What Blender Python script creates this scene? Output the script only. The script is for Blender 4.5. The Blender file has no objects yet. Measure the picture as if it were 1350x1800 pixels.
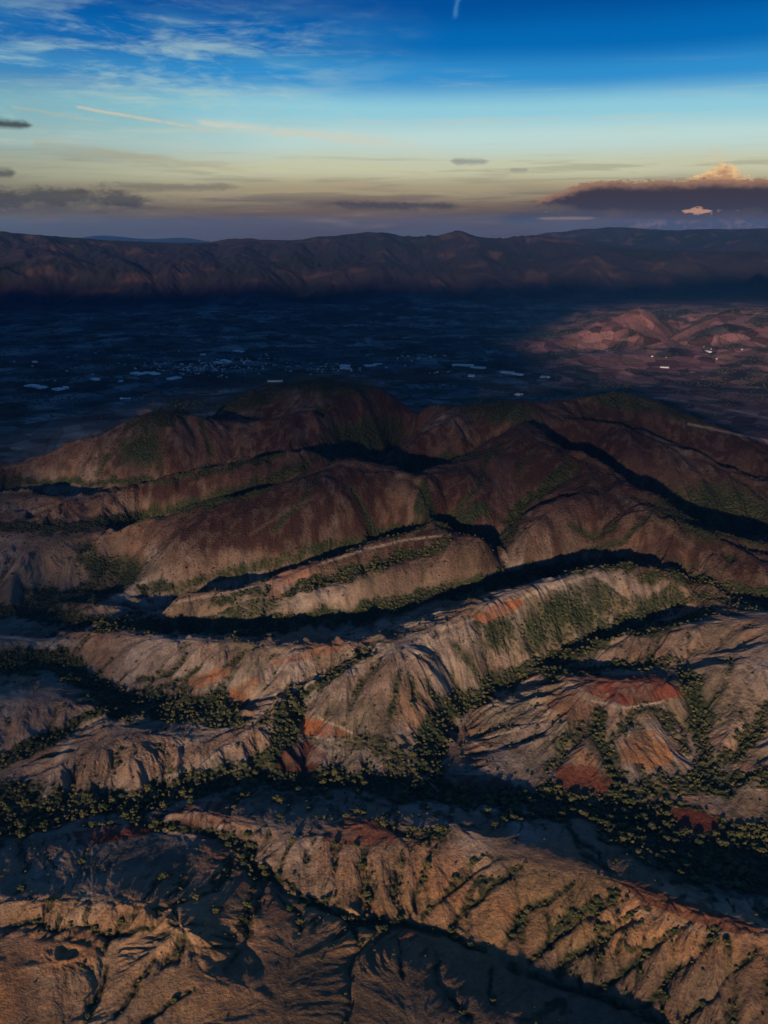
import bpy, math, random
import numpy as np
from math import radians, sin, cos, tan, atan, atan2, pi, log, exp

# ------------------------------------------------------------------ scene, camera, sky, sun, exposure
S = bpy.context.scene
COL = S.collection

QUALITY = 1.0                      # mesh density of the ground sheet
CAM_H = 700.0                      # metres above the creek in the near valley
FPX = 1559.0                       # focal length in pixels of the 1350 x 1800 photograph
HORIZON_Y = 400.0
PITCH = math.atan((900 - HORIZON_Y) / FPX)
CP, SP = cos(PITCH), sin(PITCH)

cam_d = bpy.data.cameras.new('camera')
cam = bpy.data.objects.new('camera', cam_d)
COL.objects.link(cam)
cam.location = (0, 0, CAM_H)
cam.rotation_euler = (pi / 2 - PITCH, 0, 0)
cam_d.sensor_fit = 'VERTICAL'
cam_d.sensor_height = 24.0
cam_d.lens = 24.0 * FPX / 1800.0
cam_d.clip_start = 1.0
cam_d.clip_end = 250000.0
S.camera = cam

SUN_EL, SUN_AZ = radians(8.8), radians(16)        # low sun behind the camera, a little to its left
sun_from = (-sin(SUN_AZ) * cos(SUN_EL), -cos(SUN_AZ) * cos(SUN_EL), sin(SUN_EL))
sun_d = bpy.data.lights.new('sun', 'SUN')
sun_d.energy = 5.0
sun_d.angle = radians(0.9)
sun_d.color = (1.0, 0.70, 0.47)
sun = bpy.data.objects.new('sun', sun_d)
COL.objects.link(sun)
from mathutils import Vector
sun.rotation_euler = Vector(sun_from).to_track_quat('Z', 'Y').to_euler()
sun.location = (-3000, -9000, 3000)

S.view_settings.view_transform = 'Standard'
S.view_settings.look = 'None'
S.view_settings.exposure = 0.0
S.view_settings.gamma = 1.0
S.render.engine = 'CYCLES'
S.cycles.max_bounces = 4
S.cycles.diffuse_bounces = 2
S.cycles.glossy_bounces = 1
S.cycles.volume_bounces = 0
S.cycles.transparent_max_bounces = 6

# ---- a small expression writer for shader nodes
class E:
    """value socket with operators"""
    nt = None
    def __init__(s, sock): s.s = sock
    @staticmethod
    def m(op, *a, clamp=False):
        n = E.nt.nodes.new('ShaderNodeMath'); n.operation = op; n.use_clamp = clamp
        for i, v in enumerate(a):
            if isinstance(v, E): E.nt.links.new(v.s, n.inputs[i])
            else: n.inputs[i].default_value = float(v)
        return E(n.outputs[0])
    def __add__(s, o): return E.m('ADD', s, o)
    __radd__ = __add__
    def __sub__(s, o): return E.m('SUBTRACT', s, o)
    def __rsub__(s, o): return E.m('SUBTRACT', o, s)
    def __mul__(s, o): return E.m('MULTIPLY', s, o)
    __rmul__ = __mul__
    def __truediv__(s, o): return E.m('DIVIDE', s, o)
    def clamp(s): return E.m('ADD', s, 0.0, clamp=True)

def sstep(x, a, b):
    n = E.nt.nodes.new('ShaderNodeMapRange'); n.interpolation_type = 'SMOOTHSTEP'
    E.nt.links.new(x.s, n.inputs[0])
    lo, hi, r0, r1 = (a, b, 0.0, 1.0) if a < b else (b, a, 1.0, 0.0)
    for i, v in ((1, lo), (2, hi), (3, r0), (4, r1)): n.inputs[i].default_value = v
    return E(n.outputs[0])
def gauss(x, c, w):
    d = (x - c) * (1.0 / w)
    return E.m('EXPONENT', d * d * -1.0)
def combine(x, y, z=0.0):
    n = E.nt.nodes.new('ShaderNodeCombineXYZ')
    for i, v in enumerate((x, y, z)):
        if isinstance(v, E): E.nt.links.new(v.s, n.inputs[i])
        else: n.inputs[i].default_value = float(v)
    return n.outputs[0]
def noise(vec, scale=1.0, detail=5.0, rough=0.55, dist=0.0):
    n = E.nt.nodes.new('ShaderNodeTexNoise')
    n.inputs['Scale'].default_value = scale; n.inputs['Detail'].default_value = detail
    n.inputs['Roughness'].default_value = rough; n.inputs['Distortion'].default_value = dist
    E.nt.links.new(vec, n.inputs['Vector'])
    return E(n.outputs['Fac'])
def voronoi(vec, scale=1.0, rnd=1.0):
    n = E.nt.nodes.new('ShaderNodeTexVoronoi')
    n.inputs['Scale'].default_value = scale; n.inputs['Randomness'].default_value = rnd
    E.nt.links.new(vec, n.inputs['Vector'])
    return n
def mixc(f, a, b, mode='MIX'):
    n = E.nt.nodes.new('ShaderNodeMix'); n.data_type = 'RGBA'; n.blend_type = mode
    if isinstance(f, E): E.nt.links.new(f.s, n.inputs[0])
    else: n.inputs[0].default_value = f
    for i, v in ((6, a), (7, b)):
        if isinstance(v, (tuple, list)): n.inputs[i].default_value = (*v[:3], 1)
        elif isinstance(v, E): E.nt.links.new(v.s, n.inputs[i])
        else: E.nt.links.new(v, n.inputs[i])
    return n.outputs[2]
def lin(r, g, b):
    f = lambda c: (c / 255 / 12.92) if c <= 10.3 else ((c / 255 + .055) / 1.055) ** 2.4
    return (f(r), f(g), f(b))

# ---- pixels of the photograph <-> directions and points
def pix_dir(px, py):
    cx, cy = (px - 675.0) / FPX, -(py - 900.0) / FPX
    return cx, CP + SP * cy, -SP + CP * cy
def at_z(px, py, z):
    x, y, dz = pix_dir(px, py); t = (z - CAM_H) / dz
    return x * t, y * t, z
def at_d(px, py, d):
    x, y, dz = pix_dir(px, py); t = d / math.hypot(x, y)
    return x * t, y * t, CAM_H + dz * t
def azel(px, py):
    x, y, z = pix_dir(px, py)
    return math.degrees(atan2(x, y)), math.degrees(atan2(z, math.hypot(x, y)))

# ---- sky
W = bpy.data.worlds.new('World'); S.world = W; W.use_nodes = True
nt = W.node_tree; nt.nodes.clear(); E.nt = nt
out = nt.nodes.new('ShaderNodeOutputWorld'); bg = nt.nodes.new('ShaderNodeBackground')
nt.links.new(bg.outputs[0], out.inputs[0])
tc = nt.nodes.new('ShaderNodeTexCoord')
sep = nt.nodes.new('ShaderNodeSeparateXYZ'); nt.links.new(tc.outputs['Generated'], sep.inputs[0])
X, Y, Z = (E(sep.outputs[i]) for i in range(3))
AZ = E.m('ARCTAN2', X, Y) * (180 / pi)
EL = E.m('ARCSINE', Z) * (180 / pi)
sky = nt.nodes.new('ShaderNodeTexSky'); sky.sky_type = 'NISHITA'; sky.sun_disc = False
sky.sun_elevation = SUN_EL; sky.sun_rotation = pi + SUN_AZ
sky.altitude = 2200; sky.air_density = 1.0; sky.dust_density = 1.0; sky.ozone_density = 2.0
NISH = 0.08
high = mixc(1.0, sky.outputs[0], (NISH * .44, NISH * .92, NISH * 1.45), 'MULTIPLY')
ramp = nt.nodes.new('ShaderNodeValToRGB')
els = [(-5, (84, 58, 30)), (azel(675, 412)[1], (88, 62, 36)), (azel(675, 375)[1], (112, 90, 68)), (azel(675, 335)[1], (170, 156, 124)),
       (azel(675, 300)[1], (200, 200, 168)), (azel(675, 245)[1], (190, 218, 214)), (azel(675, 195)[1], (146, 204, 220)),
       (azel(675, 135)[1], (48, 142, 204)), (azel(675, 75)[1], (2, 104, 178)), (azel(675, 0)[1], (0, 78, 154)), (20, (2, 55, 118))]
E0, E1 = -5.0, 20.0
cr = ramp.color_ramp; cr.interpolation = 'EASE'
cr.elements[0].position = 0.0; cr.elements[0].color = (*lin(*els[0][1]), 1)
cr.elements[1].position = 1.0; cr.elements[1].color = (*lin(*els[-1][1]), 1)
for a, c in els[1:-1]:
    e = cr.elements.new((a - E0) / (E1 - E0)); e.color = (*lin(*c), 1)
warp = noise(combine(AZ * 0.04, EL * 0.12), 1.0, 3, .5)
nt.links.new(((EL + (warp - 0.5) * 1.2 - E0) * (1 / (E1 - E0))).s, ramp.inputs[0])
col = mixc(sstep(EL, 13.5, 26.0), ramp.outputs[0], high)
# warmer and duller towards the left of the view
leftness = sstep(AZ, -4.0, -26.0) * sstep(EL, 12.0, 4.0)
col = mixc(leftness * 0.55, col, (0.125, 0.15, 0.125))
def px_az(px, py=250): return azel(px, py)[0]
def py_el(py): return azel(675, py)[1]
# cirrus veil upper left
c1 = noise(combine(AZ * 0.16, EL * 0.75, 3.1), 1.0, 7, .62, .6)
c2 = noise(combine(AZ * 0.5 + EL * .5, EL * 2.2, 1.7), 1.0, 6, .6, .4)
m = sstep(AZ, px_az(800), px_az(300)) * sstep(EL, py_el(300), py_el(200)) * sstep(EL, py_el(-30), py_el(90))
veil = sstep(c1 * .65 + c2 * .35, 0.44, 0.66) * m
soft = noise(combine(AZ * .07 + EL * .05, EL * .32, 4.4), 1.0, 4, .55)
col = mixc(sstep(soft, .42, .68) * m * .55, col, lin(128, 186, 196))
col = mixc(veil * 0.62, col, lin(176, 206, 200))
# thin streaks further right and low down
c3 = noise(combine(AZ * 0.10, EL * 1.6, 8.0), 1.0, 6, .6, .3)
col = mixc(sstep(c3, 0.50, 0.72) * sstep(EL, py_el(330), py_el(265)) * sstep(EL, 9.5, 6.0) * 0.45, col, lin(196, 202, 186))
col = mixc(sstep(c3, 0.50, 0.36) * sstep(EL, py_el(395), py_el(340)) * sstep(EL, py_el(255), py_el(300)) * 0.35, col, lin(122, 118, 108))
# layered dusk haze along the horizon
c4 = noise(combine(AZ * .13, EL * 1.5, 12.0), 1.0, 6, .6, .5)
low = sstep(EL, py_el(318), py_el(362))
col = mixc(sstep(c4, .44, .62) * low * .65, col, lin(92, 80, 80))
col = mixc(sstep(c4, .44, .30) * low * sstep(EL, py_el(415), py_el(385)) * .45, col, lin(150, 124, 104))
# contrails
SN = noise(combine(AZ * 0.9, EL * .6, 1.), 1.0, 5, .65)
def streak(p0, p1, w, bend=0.0, c=(205, 200, 178), amt=.8, w2=None, seed=0.):
    global col
    (a0, e0), (a1, e1) = azel(*p0), azel(*p1)
    t = (AZ - a0) * (1 / (a1 - a0))
    line = t * (e1 - e0) + e0 + (t * (1.0 - t)) * bend
    n = SN
    ww = t * ((w2 or w) - w) + w
    d = (EL - line + (n - 0.5) * w * 2.5) / ww
    m = E.m('EXPONENT', d * d * -1.0) * sstep(t, -0.02, 0.02) * sstep(t, 1.05, 0.55) * sstep(n, 0.25, 0.5)
    col = mixc(m * amt, col, lin(*c))
streak((135, 188), (420, 238), .07, .1, (210, 196, 170), .85)
streak((20, 188), (190, 216), .07, .1, (180, 180, 160), .6, seed=2.)
streak((350, 215), (820, 268), .16, .35, (206, 208, 192), .8, .4, seed=3.)
streak((160, 262), (480, 308), .10, .1, (176, 168, 140), .5, .18, seed=4.)
streak((60, 250), (360, 300), .22, .2, (168, 160, 134), .35, .3, seed=5.)
# little vertical trail at the top
a0, e0 = azel(797, 38); a1, e1 = azel(808, -12)
tt = (EL - e0) * (1 / (e1 - e0))
dd = (AZ - (tt * (a1 - a0) + a0) + (noise(combine(AZ, EL * 2.5), 1, 3) - .5) * .4) * (1 / .13)
col = mixc(E.m('EXPONENT', dd * dd * -1.0) * sstep(tt, 0, .3) * sstep(tt, 1.6, 1.1) * .35, col, lin(90, 165, 215))
# cloud bars low over the mountains: (x0, x1, y_mid, half height px, colour, amount, ragged top)
BW = noise(combine(AZ * .22, EL * .5, 3.), 1.0, 5, .6)
BN1 = noise(combine(AZ * .55, EL * 1.3, 1.), 1.0, 6, .62, .3)
BN2 = noise(combine(AZ * 2.2, EL * 4.2, 6.), 1.0, 5, .6, .2)
def bar(x0, x1, y, hh, c, amt, tilt=0.0, seed=0.0, rag=1.0, sharp=1.0, ltap=.25, rtap=.25, top=None):
    global col
    A0, A1 = px_az(x0, y), px_az(x1, y); e = py_el(y); he = abs(py_el(y - hh) - py_el(y))
    t = (AZ - A0) * (1 / (A1 - A0)) + (BW - .5) * .35 * rag
    n1, n2 = BN1, BN2
    env = sstep(t, -.02, ltap) * sstep(t, 1.02, 1 - rtap)
    yy = (EL - e - (t - .5) * tilt) * (1 / he)
    shape = env * 1.5 - .35 - E.m('ABSOLUTE', yy) * .85 + (n1 - .5) * 2.6 * rag + (n2 - .5) * 1.1 * rag
    mk = sstep(shape, -.05, sharp)
    cc = lin(*c)
    if top:
        cc = mixc(sstep(yy + (n2 - .5) * 2.2, .05, 1.1), cc, lin(*top))
    col = mixc(mk * amt, col, cc)
bar(-120, 320, 352, 18, (62, 62, 68), .75, -.15, 1., 1.1)
bar(-60, 70, 231, 8, (58, 64, 68), .9, -.1, 2., .6)
bar(-60, 40, 312, 8, (80, 80, 80), .8, .0, 2.7, .6)
bar(160, 460, 330, 6, (112, 108, 98), .6, .0, 3., .8)
bar(540, 860, 360, 10, (72, 66, 68), .9, -.18, 4., .7, top=(138, 112, 96))
bar(780, 870, 284, 6, (118, 128, 128), .6, .0, 5., .6)
bar(890, 935, 300, 4, (140, 142, 134), .6, .0, 5.5, .6)
bar(560, 680, 325, 4, (176, 160, 128), .5, .0, 5.8, .6)
bar(840, 1100, 380, 12, (70, 66, 72), .75, .1, 6., .8)
bar(930, 1065, 384, 3, (150, 118, 100), .8, .0, 7., .4)
bar(20, 120, 388, 5, (122, 96, 82), .5, .1, 14., 1.0)
bar(150, 420, 392, 6, (96, 84, 78), .5, .0, 15., 1.0)
# the sunlit cumulus and the dark bank in front of it, at the right
cum_top = (gauss(AZ, px_az(1268, 310), 1.1) * 1.15 + gauss(AZ, px_az(1215, 310), 1.0) * .35 + gauss(AZ, px_az(1320, 310), 1.2) * .3) + py_el(332) + (BN2 - .5) * 1.0 + (BN1 - .5) * .5
cm = sstep(EL - cum_top, .10, -.12) * sstep(EL, py_el(345), py_el(335))
cc = mixc(sstep(BN2 + (EL - cum_top) * .25, .28, .55), lin(190, 140, 104), lin(236, 196, 138))
col = mixc(cm * sstep(AZ, px_az(1165, 320), px_az(1200, 320)) * .95, col, cc)
col = mixc(gauss(AZ + EL * .4, px_az(1258, 285) + py_el(285) * .4, .5) * gauss(EL, py_el(283), .6) * sstep(BN2, .35, .6) * .5, col, lin(214, 196, 160))
below = sstep(AZ, px_az(1010, 370), px_az(1130, 370)) * sstep(EL, py_el(346), py_el(362)) * (sstep(BN1, .25, .5) * .3 + .7)
col = mixc(below * .95, col, lin(78, 64, 66))
col = mixc(sstep(BN2 * .5 + BN1 * .5, .46, .60) * sstep(AZ, px_az(1040, 395), px_az(1130, 395)) * gauss(EL, py_el(395), .28) * .8, col, lin(136, 100, 84))
edge = sstep(AZ, px_az(925, 345), px_az(1060, 345))
tl = edge * (py_el(320) - py_el(348)) + py_el(348) + (BN2 - .5) * .75 * edge + (BN1 - .5) * .5
bl = py_el(372) + (BN1 - .5) * 1.0 + (1 - edge) * .55
bk = sstep(EL - tl, .08, -.10) * sstep(EL - bl, -.30, .18) * sstep(AZ, px_az(920, 345), px_az(960, 345))
lit_ = sstep((EL - tl) + (BN2 - .5) * 1.1, -.62, -.02)
col = mixc(bk, col, mixc(lit_, lin(62, 52, 58), lin(156, 118, 94)))
wn = gauss(AZ, px_az(1228, 370), 1.0) * 1.1 - E.m('ABSOLUTE', (EL - py_el(372)) * 3.4) + (BN2 - .5) * 3.2
col = mixc(sstep(wn, .25, .75) * .85, col, lin(206, 152, 116))
nt.links.new(col, bg.inputs[0]); bg.inputs[1].default_value = 1.0
SKY_BG = bg

# ------------------------------------------------------------------ the ground: base relief from ridge and valley lines
RELIEF = []
def Rz(*pts):
    RELIEF.append([at_z(p[0], p[1], p[2] * (.24 if p[1] > 1645 and p[2] > 0 else .45 if p[1] > 1440 and p[2] > 0 else 1.1 if p[1] > 1560 else 1.0)) for p in pts])
def Rd(d, *pts): RELIEF.append([at_d(p[0], p[1], d) for p in pts])
def crest(drop, back, *pts):
    """a ridge line with the foot of its far side, hidden from here, drop metres lower and back metres farther"""
    Rz(*pts)
    foot = []
    for p in RELIEF[-1]:
        d = math.hypot(p[0], p[1]); k = (d + back) / d; foot.append((p[0] * k, p[1] * k, p[2] - drop))
    RELIEF.append(foot)
# creek across the near valley
Rz((-150,1470,-16),(0,1440,-14),(150,1415,-12),(300,1388,-9),(450,1375,-7),(600,1392,-5),(740,1390,-4),(900,1395,-3),(1050,1425,-2),(1200,1470,-6),(1350,1530,-12),(1500,1570,-20))
# foreground ridge and the stream under it
Rz((330,1425,12),(420,1455,28),(560,1470,38),(700,1482,46),(850,1492,50),(1000,1527,50),(1150,1570,48),(1350,1632,44),(1550,1700,40))
Rz((230,1448,2),(330,1452,8),(430,1492,13),(460,1530,11),(560,1590,5),(660,1620,0),(740,1630,-3),(860,1670,-6),(960,1722,-9),(1060,1745,-10),(1150,1785,-11),(1250,1830,-12),(1450,1900,-14))
Rz((800,1440,26)); Rz((1000,1460,16),(1100,1480,14)); Rz((1150,1520,16)); Rz((1250,1580,14)); Rz((650,1430,20)); Rz((500,1410,6))
# near side of the stream, rising towards the viewer
Rz((700,1700,24),(720,1790,36),(740,1900,44)); Rz((520,1650,34),(530,1750,42),(540,1900,48)); Rz((900,1790,20),(950,1900,30)); Rz((1100,1850,10))
Rz((460,1530,11),(440,1600,18),(428,1655,24),(395,1710,30)); Rz((600,1596,5),(625,1650,12),(618,1720,22),(608,1800,28),(600,1900,34))
Rz((770,1690,14),(785,1740,22),(830,1790,24),(850,1880,30))
# lower left
Rz((-80,1635,16),(0,1625,20),(100,1628,22),(200,1638,25),(270,1626,30)); Rz((-80,1580,28),(50,1588,36),(150,1592,39),(260,1612,42),(330,1640,44))
Rz((0,1500,-2),(100,1500,8),(60,1550,20)); Rz((200,1520,22),(300,1530,24),(380,1490,20)); Rz((150,1480,6))
Rz((0,1700,36),(120,1690,40)); Rz((100,1800,22),(165,1760,26),(215,1700,38)); Rz((240,1690,48),(330,1690,52),(420,1720,46)); Rz((300,1800,28),(380,1770,34),(450,1800,44))
Rz((0,1900,20),(300,1900,30))
# left middle: low hills and their green valleys
Rz((0,1345,-9),(60,1312,-3),(130,1278,4),(180,1246,8)); Rz((-60,1235,24),(0,1230,24),(80,1222,20),(150,1246,18))
Rz((190,1266,19),(260,1290,17),(330,1310,11)); Rz((80,1390,-6),(130,1320,10)); Rz((220,1350,6),(300,1350,2))
Rz((-80,1175,-8),(0,1165,-5),(100,1160,0),(180,1220,2),(260,1250,3),(350,1252,8),(430,1238,14)); Rz((-50,1125,14),(0,1130,14),(90,1142,12)); Rz((60,1195,10),(140,1200,11))
# ridge A and its spurs
Rz((1240,1015,100),(1200,1005,112),(1050,1003,122),(930,1042,112),(850,1085,98),(760,1110,88),(660,1132,80),(560,1142,68),(450,1128,60),(300,1122,48),(150,1118,36))
Rz((660,1132,80),(600,1165,64),(540,1205,47),(480,1262,30),(420,1318,13),(340,1365,-2))
Rz((640,1152,64),(580,1182,46),(540,1216,34),(520,1262,20),(500,1320,6)); Rz((640,1230,44),(690,1290,20),(720,1350,4))
Rz((760,1170,68),(740,1240,40)); Rz((840,1140,64),(790,1180,44)); Rz((400,1180,40),(300,1190,22)); Rz((450,1200,36),(400,1240,18))
# ridge C with the red fields
Rz((1220,1040,72),(1100,1100,44),(1000,1142,28),(950,1170,18),(870,1202,8),(800,1262,0),(765,1330,-4))
Rz((1500,1070,100),(1350,1088,92),(1200,1102,78),(1100,1112,62),(1000,1140,42)); Rz((1300,1135,72),(1250,1150,62),(1150,1164,48),(1050,1172,36),(930,1178,22))
Rz((980,1192,44),(1080,1196,54),(1180,1205,56),(1260,1178,68),(1350,1130,84)); Rz((860,1232,18),(1000,1260,30),(1100,1280,30),(1180,1290,24))
Rz((850,1335,2),(1000,1392,0),(1150,1385,2)); Rz((1215,1200,50),(1230,1262,26),(1242,1330,10),(1245,1385,2)); Rz((1290,1275,36),(1280,1330,18))
Rz((1370,1220,58),(1310,1300,24),(1262,1352,8)); Rz((1350,1340,22),(1450,1300,50)); Rz((1300,1420,0)); Rz((1300,1240,46)); Rz((1040,1310,20)); Rz((1130,1330,18))
# valley B behind ridge A
Rz((-100,1080,-12),(0,1075,-8),(150,1096,2),(300,1100,10),(450,1106,24),(600,1082,32),(750,1060,46),(900,1015,62),(1000,988,72),(1150,985,90),(1240,995,96))
# ridge D and its front spur
Rz((100,1072,10),(230,1078,34)); crest(42, 110, (300,1062,50),(380,1045,62),(480,1020,80),(550,1000,95),(620,970,110),(700,950,124),(780,940,134),(850,945,136))
Rz((480,1054,56),(600,1012,76),(700,982,96),(780,956,116)); Rz((420,1062,52),(600,1040,74),(700,1002,94),(800,985,104),(850,985,104))
Rz((500,1090,34),(700,1040,60),(800,1020,68))
Rz((150,1040,16),(250,1032,28))
Rz((-60,1000,26),(60,990,34),(130,985,36)); Rz((0,1040,6),(150,1020,14)); Rz((0,945,50),(100,940,54),(200,965,50),(230,1000,36))
# hill E
Rz((180,942,72)); crest(62, 190, (250,916,96),(350,890,128),(450,868,160),(520,845,188),(570,812,210),(620,803,218),(670,822,206)); Rz((710,848,190),(745,868,176))
Rz((540,868,180),(500,900,150),(400,952,98),(320,985,72)); Rz((600,880,165),(650,925,122)); Rz((748,885,164),(745,915,140),(790,925,124)); Rz((590,860,182),(640,925,114))
Rz((60,925,58),(200,905,66))
# ridge F
Rz((-60,870,66),(40,862,72),(130,872,82)); crest(40, 130, (230,857,108),(340,838,134),(440,812,160),(530,796,180)); Rz((548,806,166))
Rz((-60,846,50),(0,843,54),(150,848,66)); Rz((650,800,118),(700,790,130))
Rz((60,895,66),(100,880,84)); Rz((0,920,56))
# hill G and hill H
Rz((-80,832,60),(0,825,74)); crest(70, 200, (80,800,108),(130,782,136),(180,765,164)); crest(120, 320, (230,738,196),(290,722,216),(350,736,202)); Rz((420,748,182),(480,742,190),(530,726,208),(570,712,224),(620,698,236))
Rz((300,780,160),(420,790,136)); Rz((250,812,118)); Rz((560,722,206),(602,756,160)); Rz((100,828,84))
Rz((400,732,160),(450,736,170),(500,722,186)); Rz((385,716,168)); crest(140, 380, (430,696,208),(490,680,240),(555,668,264),(620,678,254),(690,690,238),(740,708,214)); Rz((775,726,178))
# central mountain, left shoulder I and ridge J
Rz((690,785,158)); crest(110, 260, (715,760,188),(765,735,212),(810,714,238),(870,708,256),(920,713,260)); Rz((950,722,250))
Rz((690,820,140),(740,815,146),(800,797,160),(870,765,190)); Rz((800,750,212),(730,785,176))
crest(46, 110, (735,832,182),(800,802,204),(860,774,228)); Rz((915,742,250),(950,752,248)); crest(85, 210, (975,776,238),(1010,794,228),(1060,815,210),(1130,858,184),(1190,918,156)); Rz((1240,950,136),(1350,986,112),(1500,1010,100))
Rz((1230,892,92),(1290,900,84),(1350,912,76),(1500,935,60)); Rz((955,740,232))
Rz((1000,825,200),(950,860,166),(905,900,136),(882,950,112),(868,1000,84)); Rz((850,850,182),(820,900,142)); Rz((1080,850,188),(1000,900,160),(930,950,124))
Rz((900,980,88),(1000,985,84),(1080,990,84)); Rz((1150,915,158),(1060,950,118)); Rz((1190,940,144),(1160,975,112)); Rz((1100,900,158),(1040,935,122))
Rz((1250,985,112),(1350,1012,104),(1500,1040,100)); Rz((1150,1000,92),(1260,1022,84),(1360,1050,76)); Rz((1250,1060,76),(1350,1068,86))
# hill K to the right behind
crest(130, 380, (980,714,248),(1040,696,264),(1090,690,272),(1150,710,250),(1200,738,220),(1260,765,190),(1350,802,150)); Rz((1500,850,100))
crest(26, 70, (1000,730,240),(1100,744,224),(1200,784,184),(1300,830,140)); Rz((1100,800,176),(1180,830,150),(1250,850,128))
# valley floor beyond
Rz((-100,770,40),(0,765,38),(100,745,32),(200,722,20),(340,700,8)); Rz((380,690,4),(480,655,0),(700,668,0),(820,690,4),(1000,682,2),(1200,705,6),(1280,735,22),(1380,770,50))
for y in (700, 672, 640, 610, 580, 555):
    for x in (-200, 0, 170, 340, 500, 680, 850, 1020):
        if y > 650 and 300 < x < 1100: continue
        Rz((x, y, (0, 0, 0, 4, 10, 22)[(700, 672, 640, 610, 580, 555).index(y)]))
Rz((1200,680,0)); Rz((1350,690,4)); Rz((1100,650,0)); Rz((1300,640,10)); Rz((1500,650,20))
Rz((1030,580,30),(1075,560,90),(1130,543,190),(1165,556,120),(1190,566,70)); Rz((1060,610,10)); Rz((1170,600,14),(1185,578,40)); Rz((1205,580,80),(1240,560,130),(1290,541,190),(1350,550,160),(1450,560,120)); Rz((1110,575,110),(1130,600,50)); Rz((1280,580,110),(1300,600,60)); Rz((1150,530,60),(1230,535,70),(1350,525,70)); Rz((1050,545,50))
Rz((890,612,22),(950,603,52),(1010,615,34)); Rz((930,632,4))
# the far range
Rz((-200,520,70),(0,522,70),(200,524,70),(400,522,74),(600,520,80),(800,522,80),(1000,520,80),(1200,515,95),(1400,510,110))
Rd(12000, (-300,405),(0,411),(60,414),(130,421),(200,427),(280,429),(370,429),(450,421),(550,423),(600,417),(640,411),(680,410),(730,419),(780,410),(800,407),(840,415),(890,423),(920,417),(970,424),(1100,440),(1250,452),(1400,448))
for x in range(-200, 1500, 170):
    RELIEF.append([at_d(x, 478, 9600)]); RELIEF.append([at_d(x, 447, 10800)])
Rd(16500, (900,424),(940,414),(1000,406),(1060,403),(1150,404),(1250,405),(1350,404),(1500,402))
Rd(13800, (-200,432),(100,440),(400,442),(700,440),(900,438),(1100,444),(1300,450))
Rd(20000, (-400,445),(0,445),(400,445),(800,445),(1300,445))
Rd(34000, (-300,434),(60,434),(125,420),(170,410),(205,413),(240,420),(275,421),(320,414),(375,426),(460,436),(700,436),(1100,436),(1500,436))
Rd(26000, (-300,446),(200,446),(700,446),(1400,446))
Rd(46000, (-300,430),(200,430),(700,430),(1400,430))
Rd(80000, (-300,420),(200,420),(700,420),(1400,420))

rng = np.random.default_rng(7)
ctrl = []
for line in RELIEF:
    P = [(atan2(p[0], p[1]), log(math.hypot(p[0], p[1])), p[2]) for p in line]
    if len(P) == 1: ctrl.append(P[0])
    for a, b in zip(P[:-1], P[1:]):
        L = math.hypot(b[0] - a[0], b[1] - a[1]); n = max(1, int(round(L / 0.03)))
        for k in range(n): ctrl.append(tuple(a[i] + (b[i] - a[i]) * k / n for i in range(3)))
        if b is P[-1]: ctrl.append(b)
# quiet country outside the view
for r in (150, 300, 600, 1200, 2500, 5000, 10000, 25000, 70000):
    for a in np.arange(36, 181, 18):
        for s in (-1, 1):
            zz = 20 + 40 * rng.random() if r < 7000 else 120 + 250 * rng.random()
            ctrl.append((radians(a * s * .999), log(r), (-500 if r > 60000 else -12 if r < 700 else zz)))
for r in (60, 150, 250, 350):
    for a in (-20, 0, 20): ctrl.append((radians(a), log(r), -10.0))
ctrl = np.array(ctrl)
# drop near duplicates
key = np.round(ctrl[:, :2] / 0.006).astype(int)
_, idx = np.unique(key, axis=0, return_index=True); ctrl = ctrl[np.sort(idx)]
CA, CL, CZ = ctrl.T
AZ_W = 0.9
def kern(d2): return np.sqrt(d2 + 0.010 ** 2)
N = len(ctrl)
D2 = (CA[:, None] - CA) ** 2 + (CL[:, None] - CL) ** 2
A = np.zeros((N + 3, N + 3)); A[:N, :N] = kern(D2) + 0
A[np.arange(N), np.arange(N)] -= 0.0015          # (negative: the kernel is conditionally negative definite)
A[:N, N] = A[N, :N] = 1; A[:N, N+1] = A[N+1, :N] = CA; A[:N, N+2] = A[N+2, :N] = CL
wts = np.linalg.solve(A, np.concatenate([CZ, np.zeros(3)]))
res = np.abs((A[:N] @ wts) - CZ - (A[np.arange(N), np.arange(N)] - kern(0)) * wts[:N]); _r = np.exp(CL)
print('fit residual mid', np.percentile(res[(_r > 1400) & (_r < 3200)], [50, 90, 99]))

def axis_cols():
    a = list(np.arange(-25.5, 25.5001, 0.048 / QUALITY))
    st = 0.06
    b = 25.5
    while b < 176:
        st = min(st * 1.08, 3.0); b += st; a.append(b)
    b = -25.5; st = 0.06; neg = []
    while b > -176:
        st = min(st * 1.08, 3.0); b -= st; neg.append(b)
    return np.radians(np.array(sorted(neg) + a + [a and 180.0]))
def axis_rows():
    v = [log(120)]
    while v[-1] < log(40000):
        r = exp(v[-1])
        if r < 480: s = .010
        elif r < 1500: s = .0016
        elif r < 3000: s = .0020
        elif r < 5200: s = .0028
        elif r < 17000: s = .0036
        else: s = .03
        v.append(v[-1] + s / (QUALITY if 480 <= r < 17000 else 1))
    return np.array(v)
AA, LL = axis_cols(), axis_rows()
AA = np.unique(np.concatenate([[-pi + 1e-4], AA]))
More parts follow.
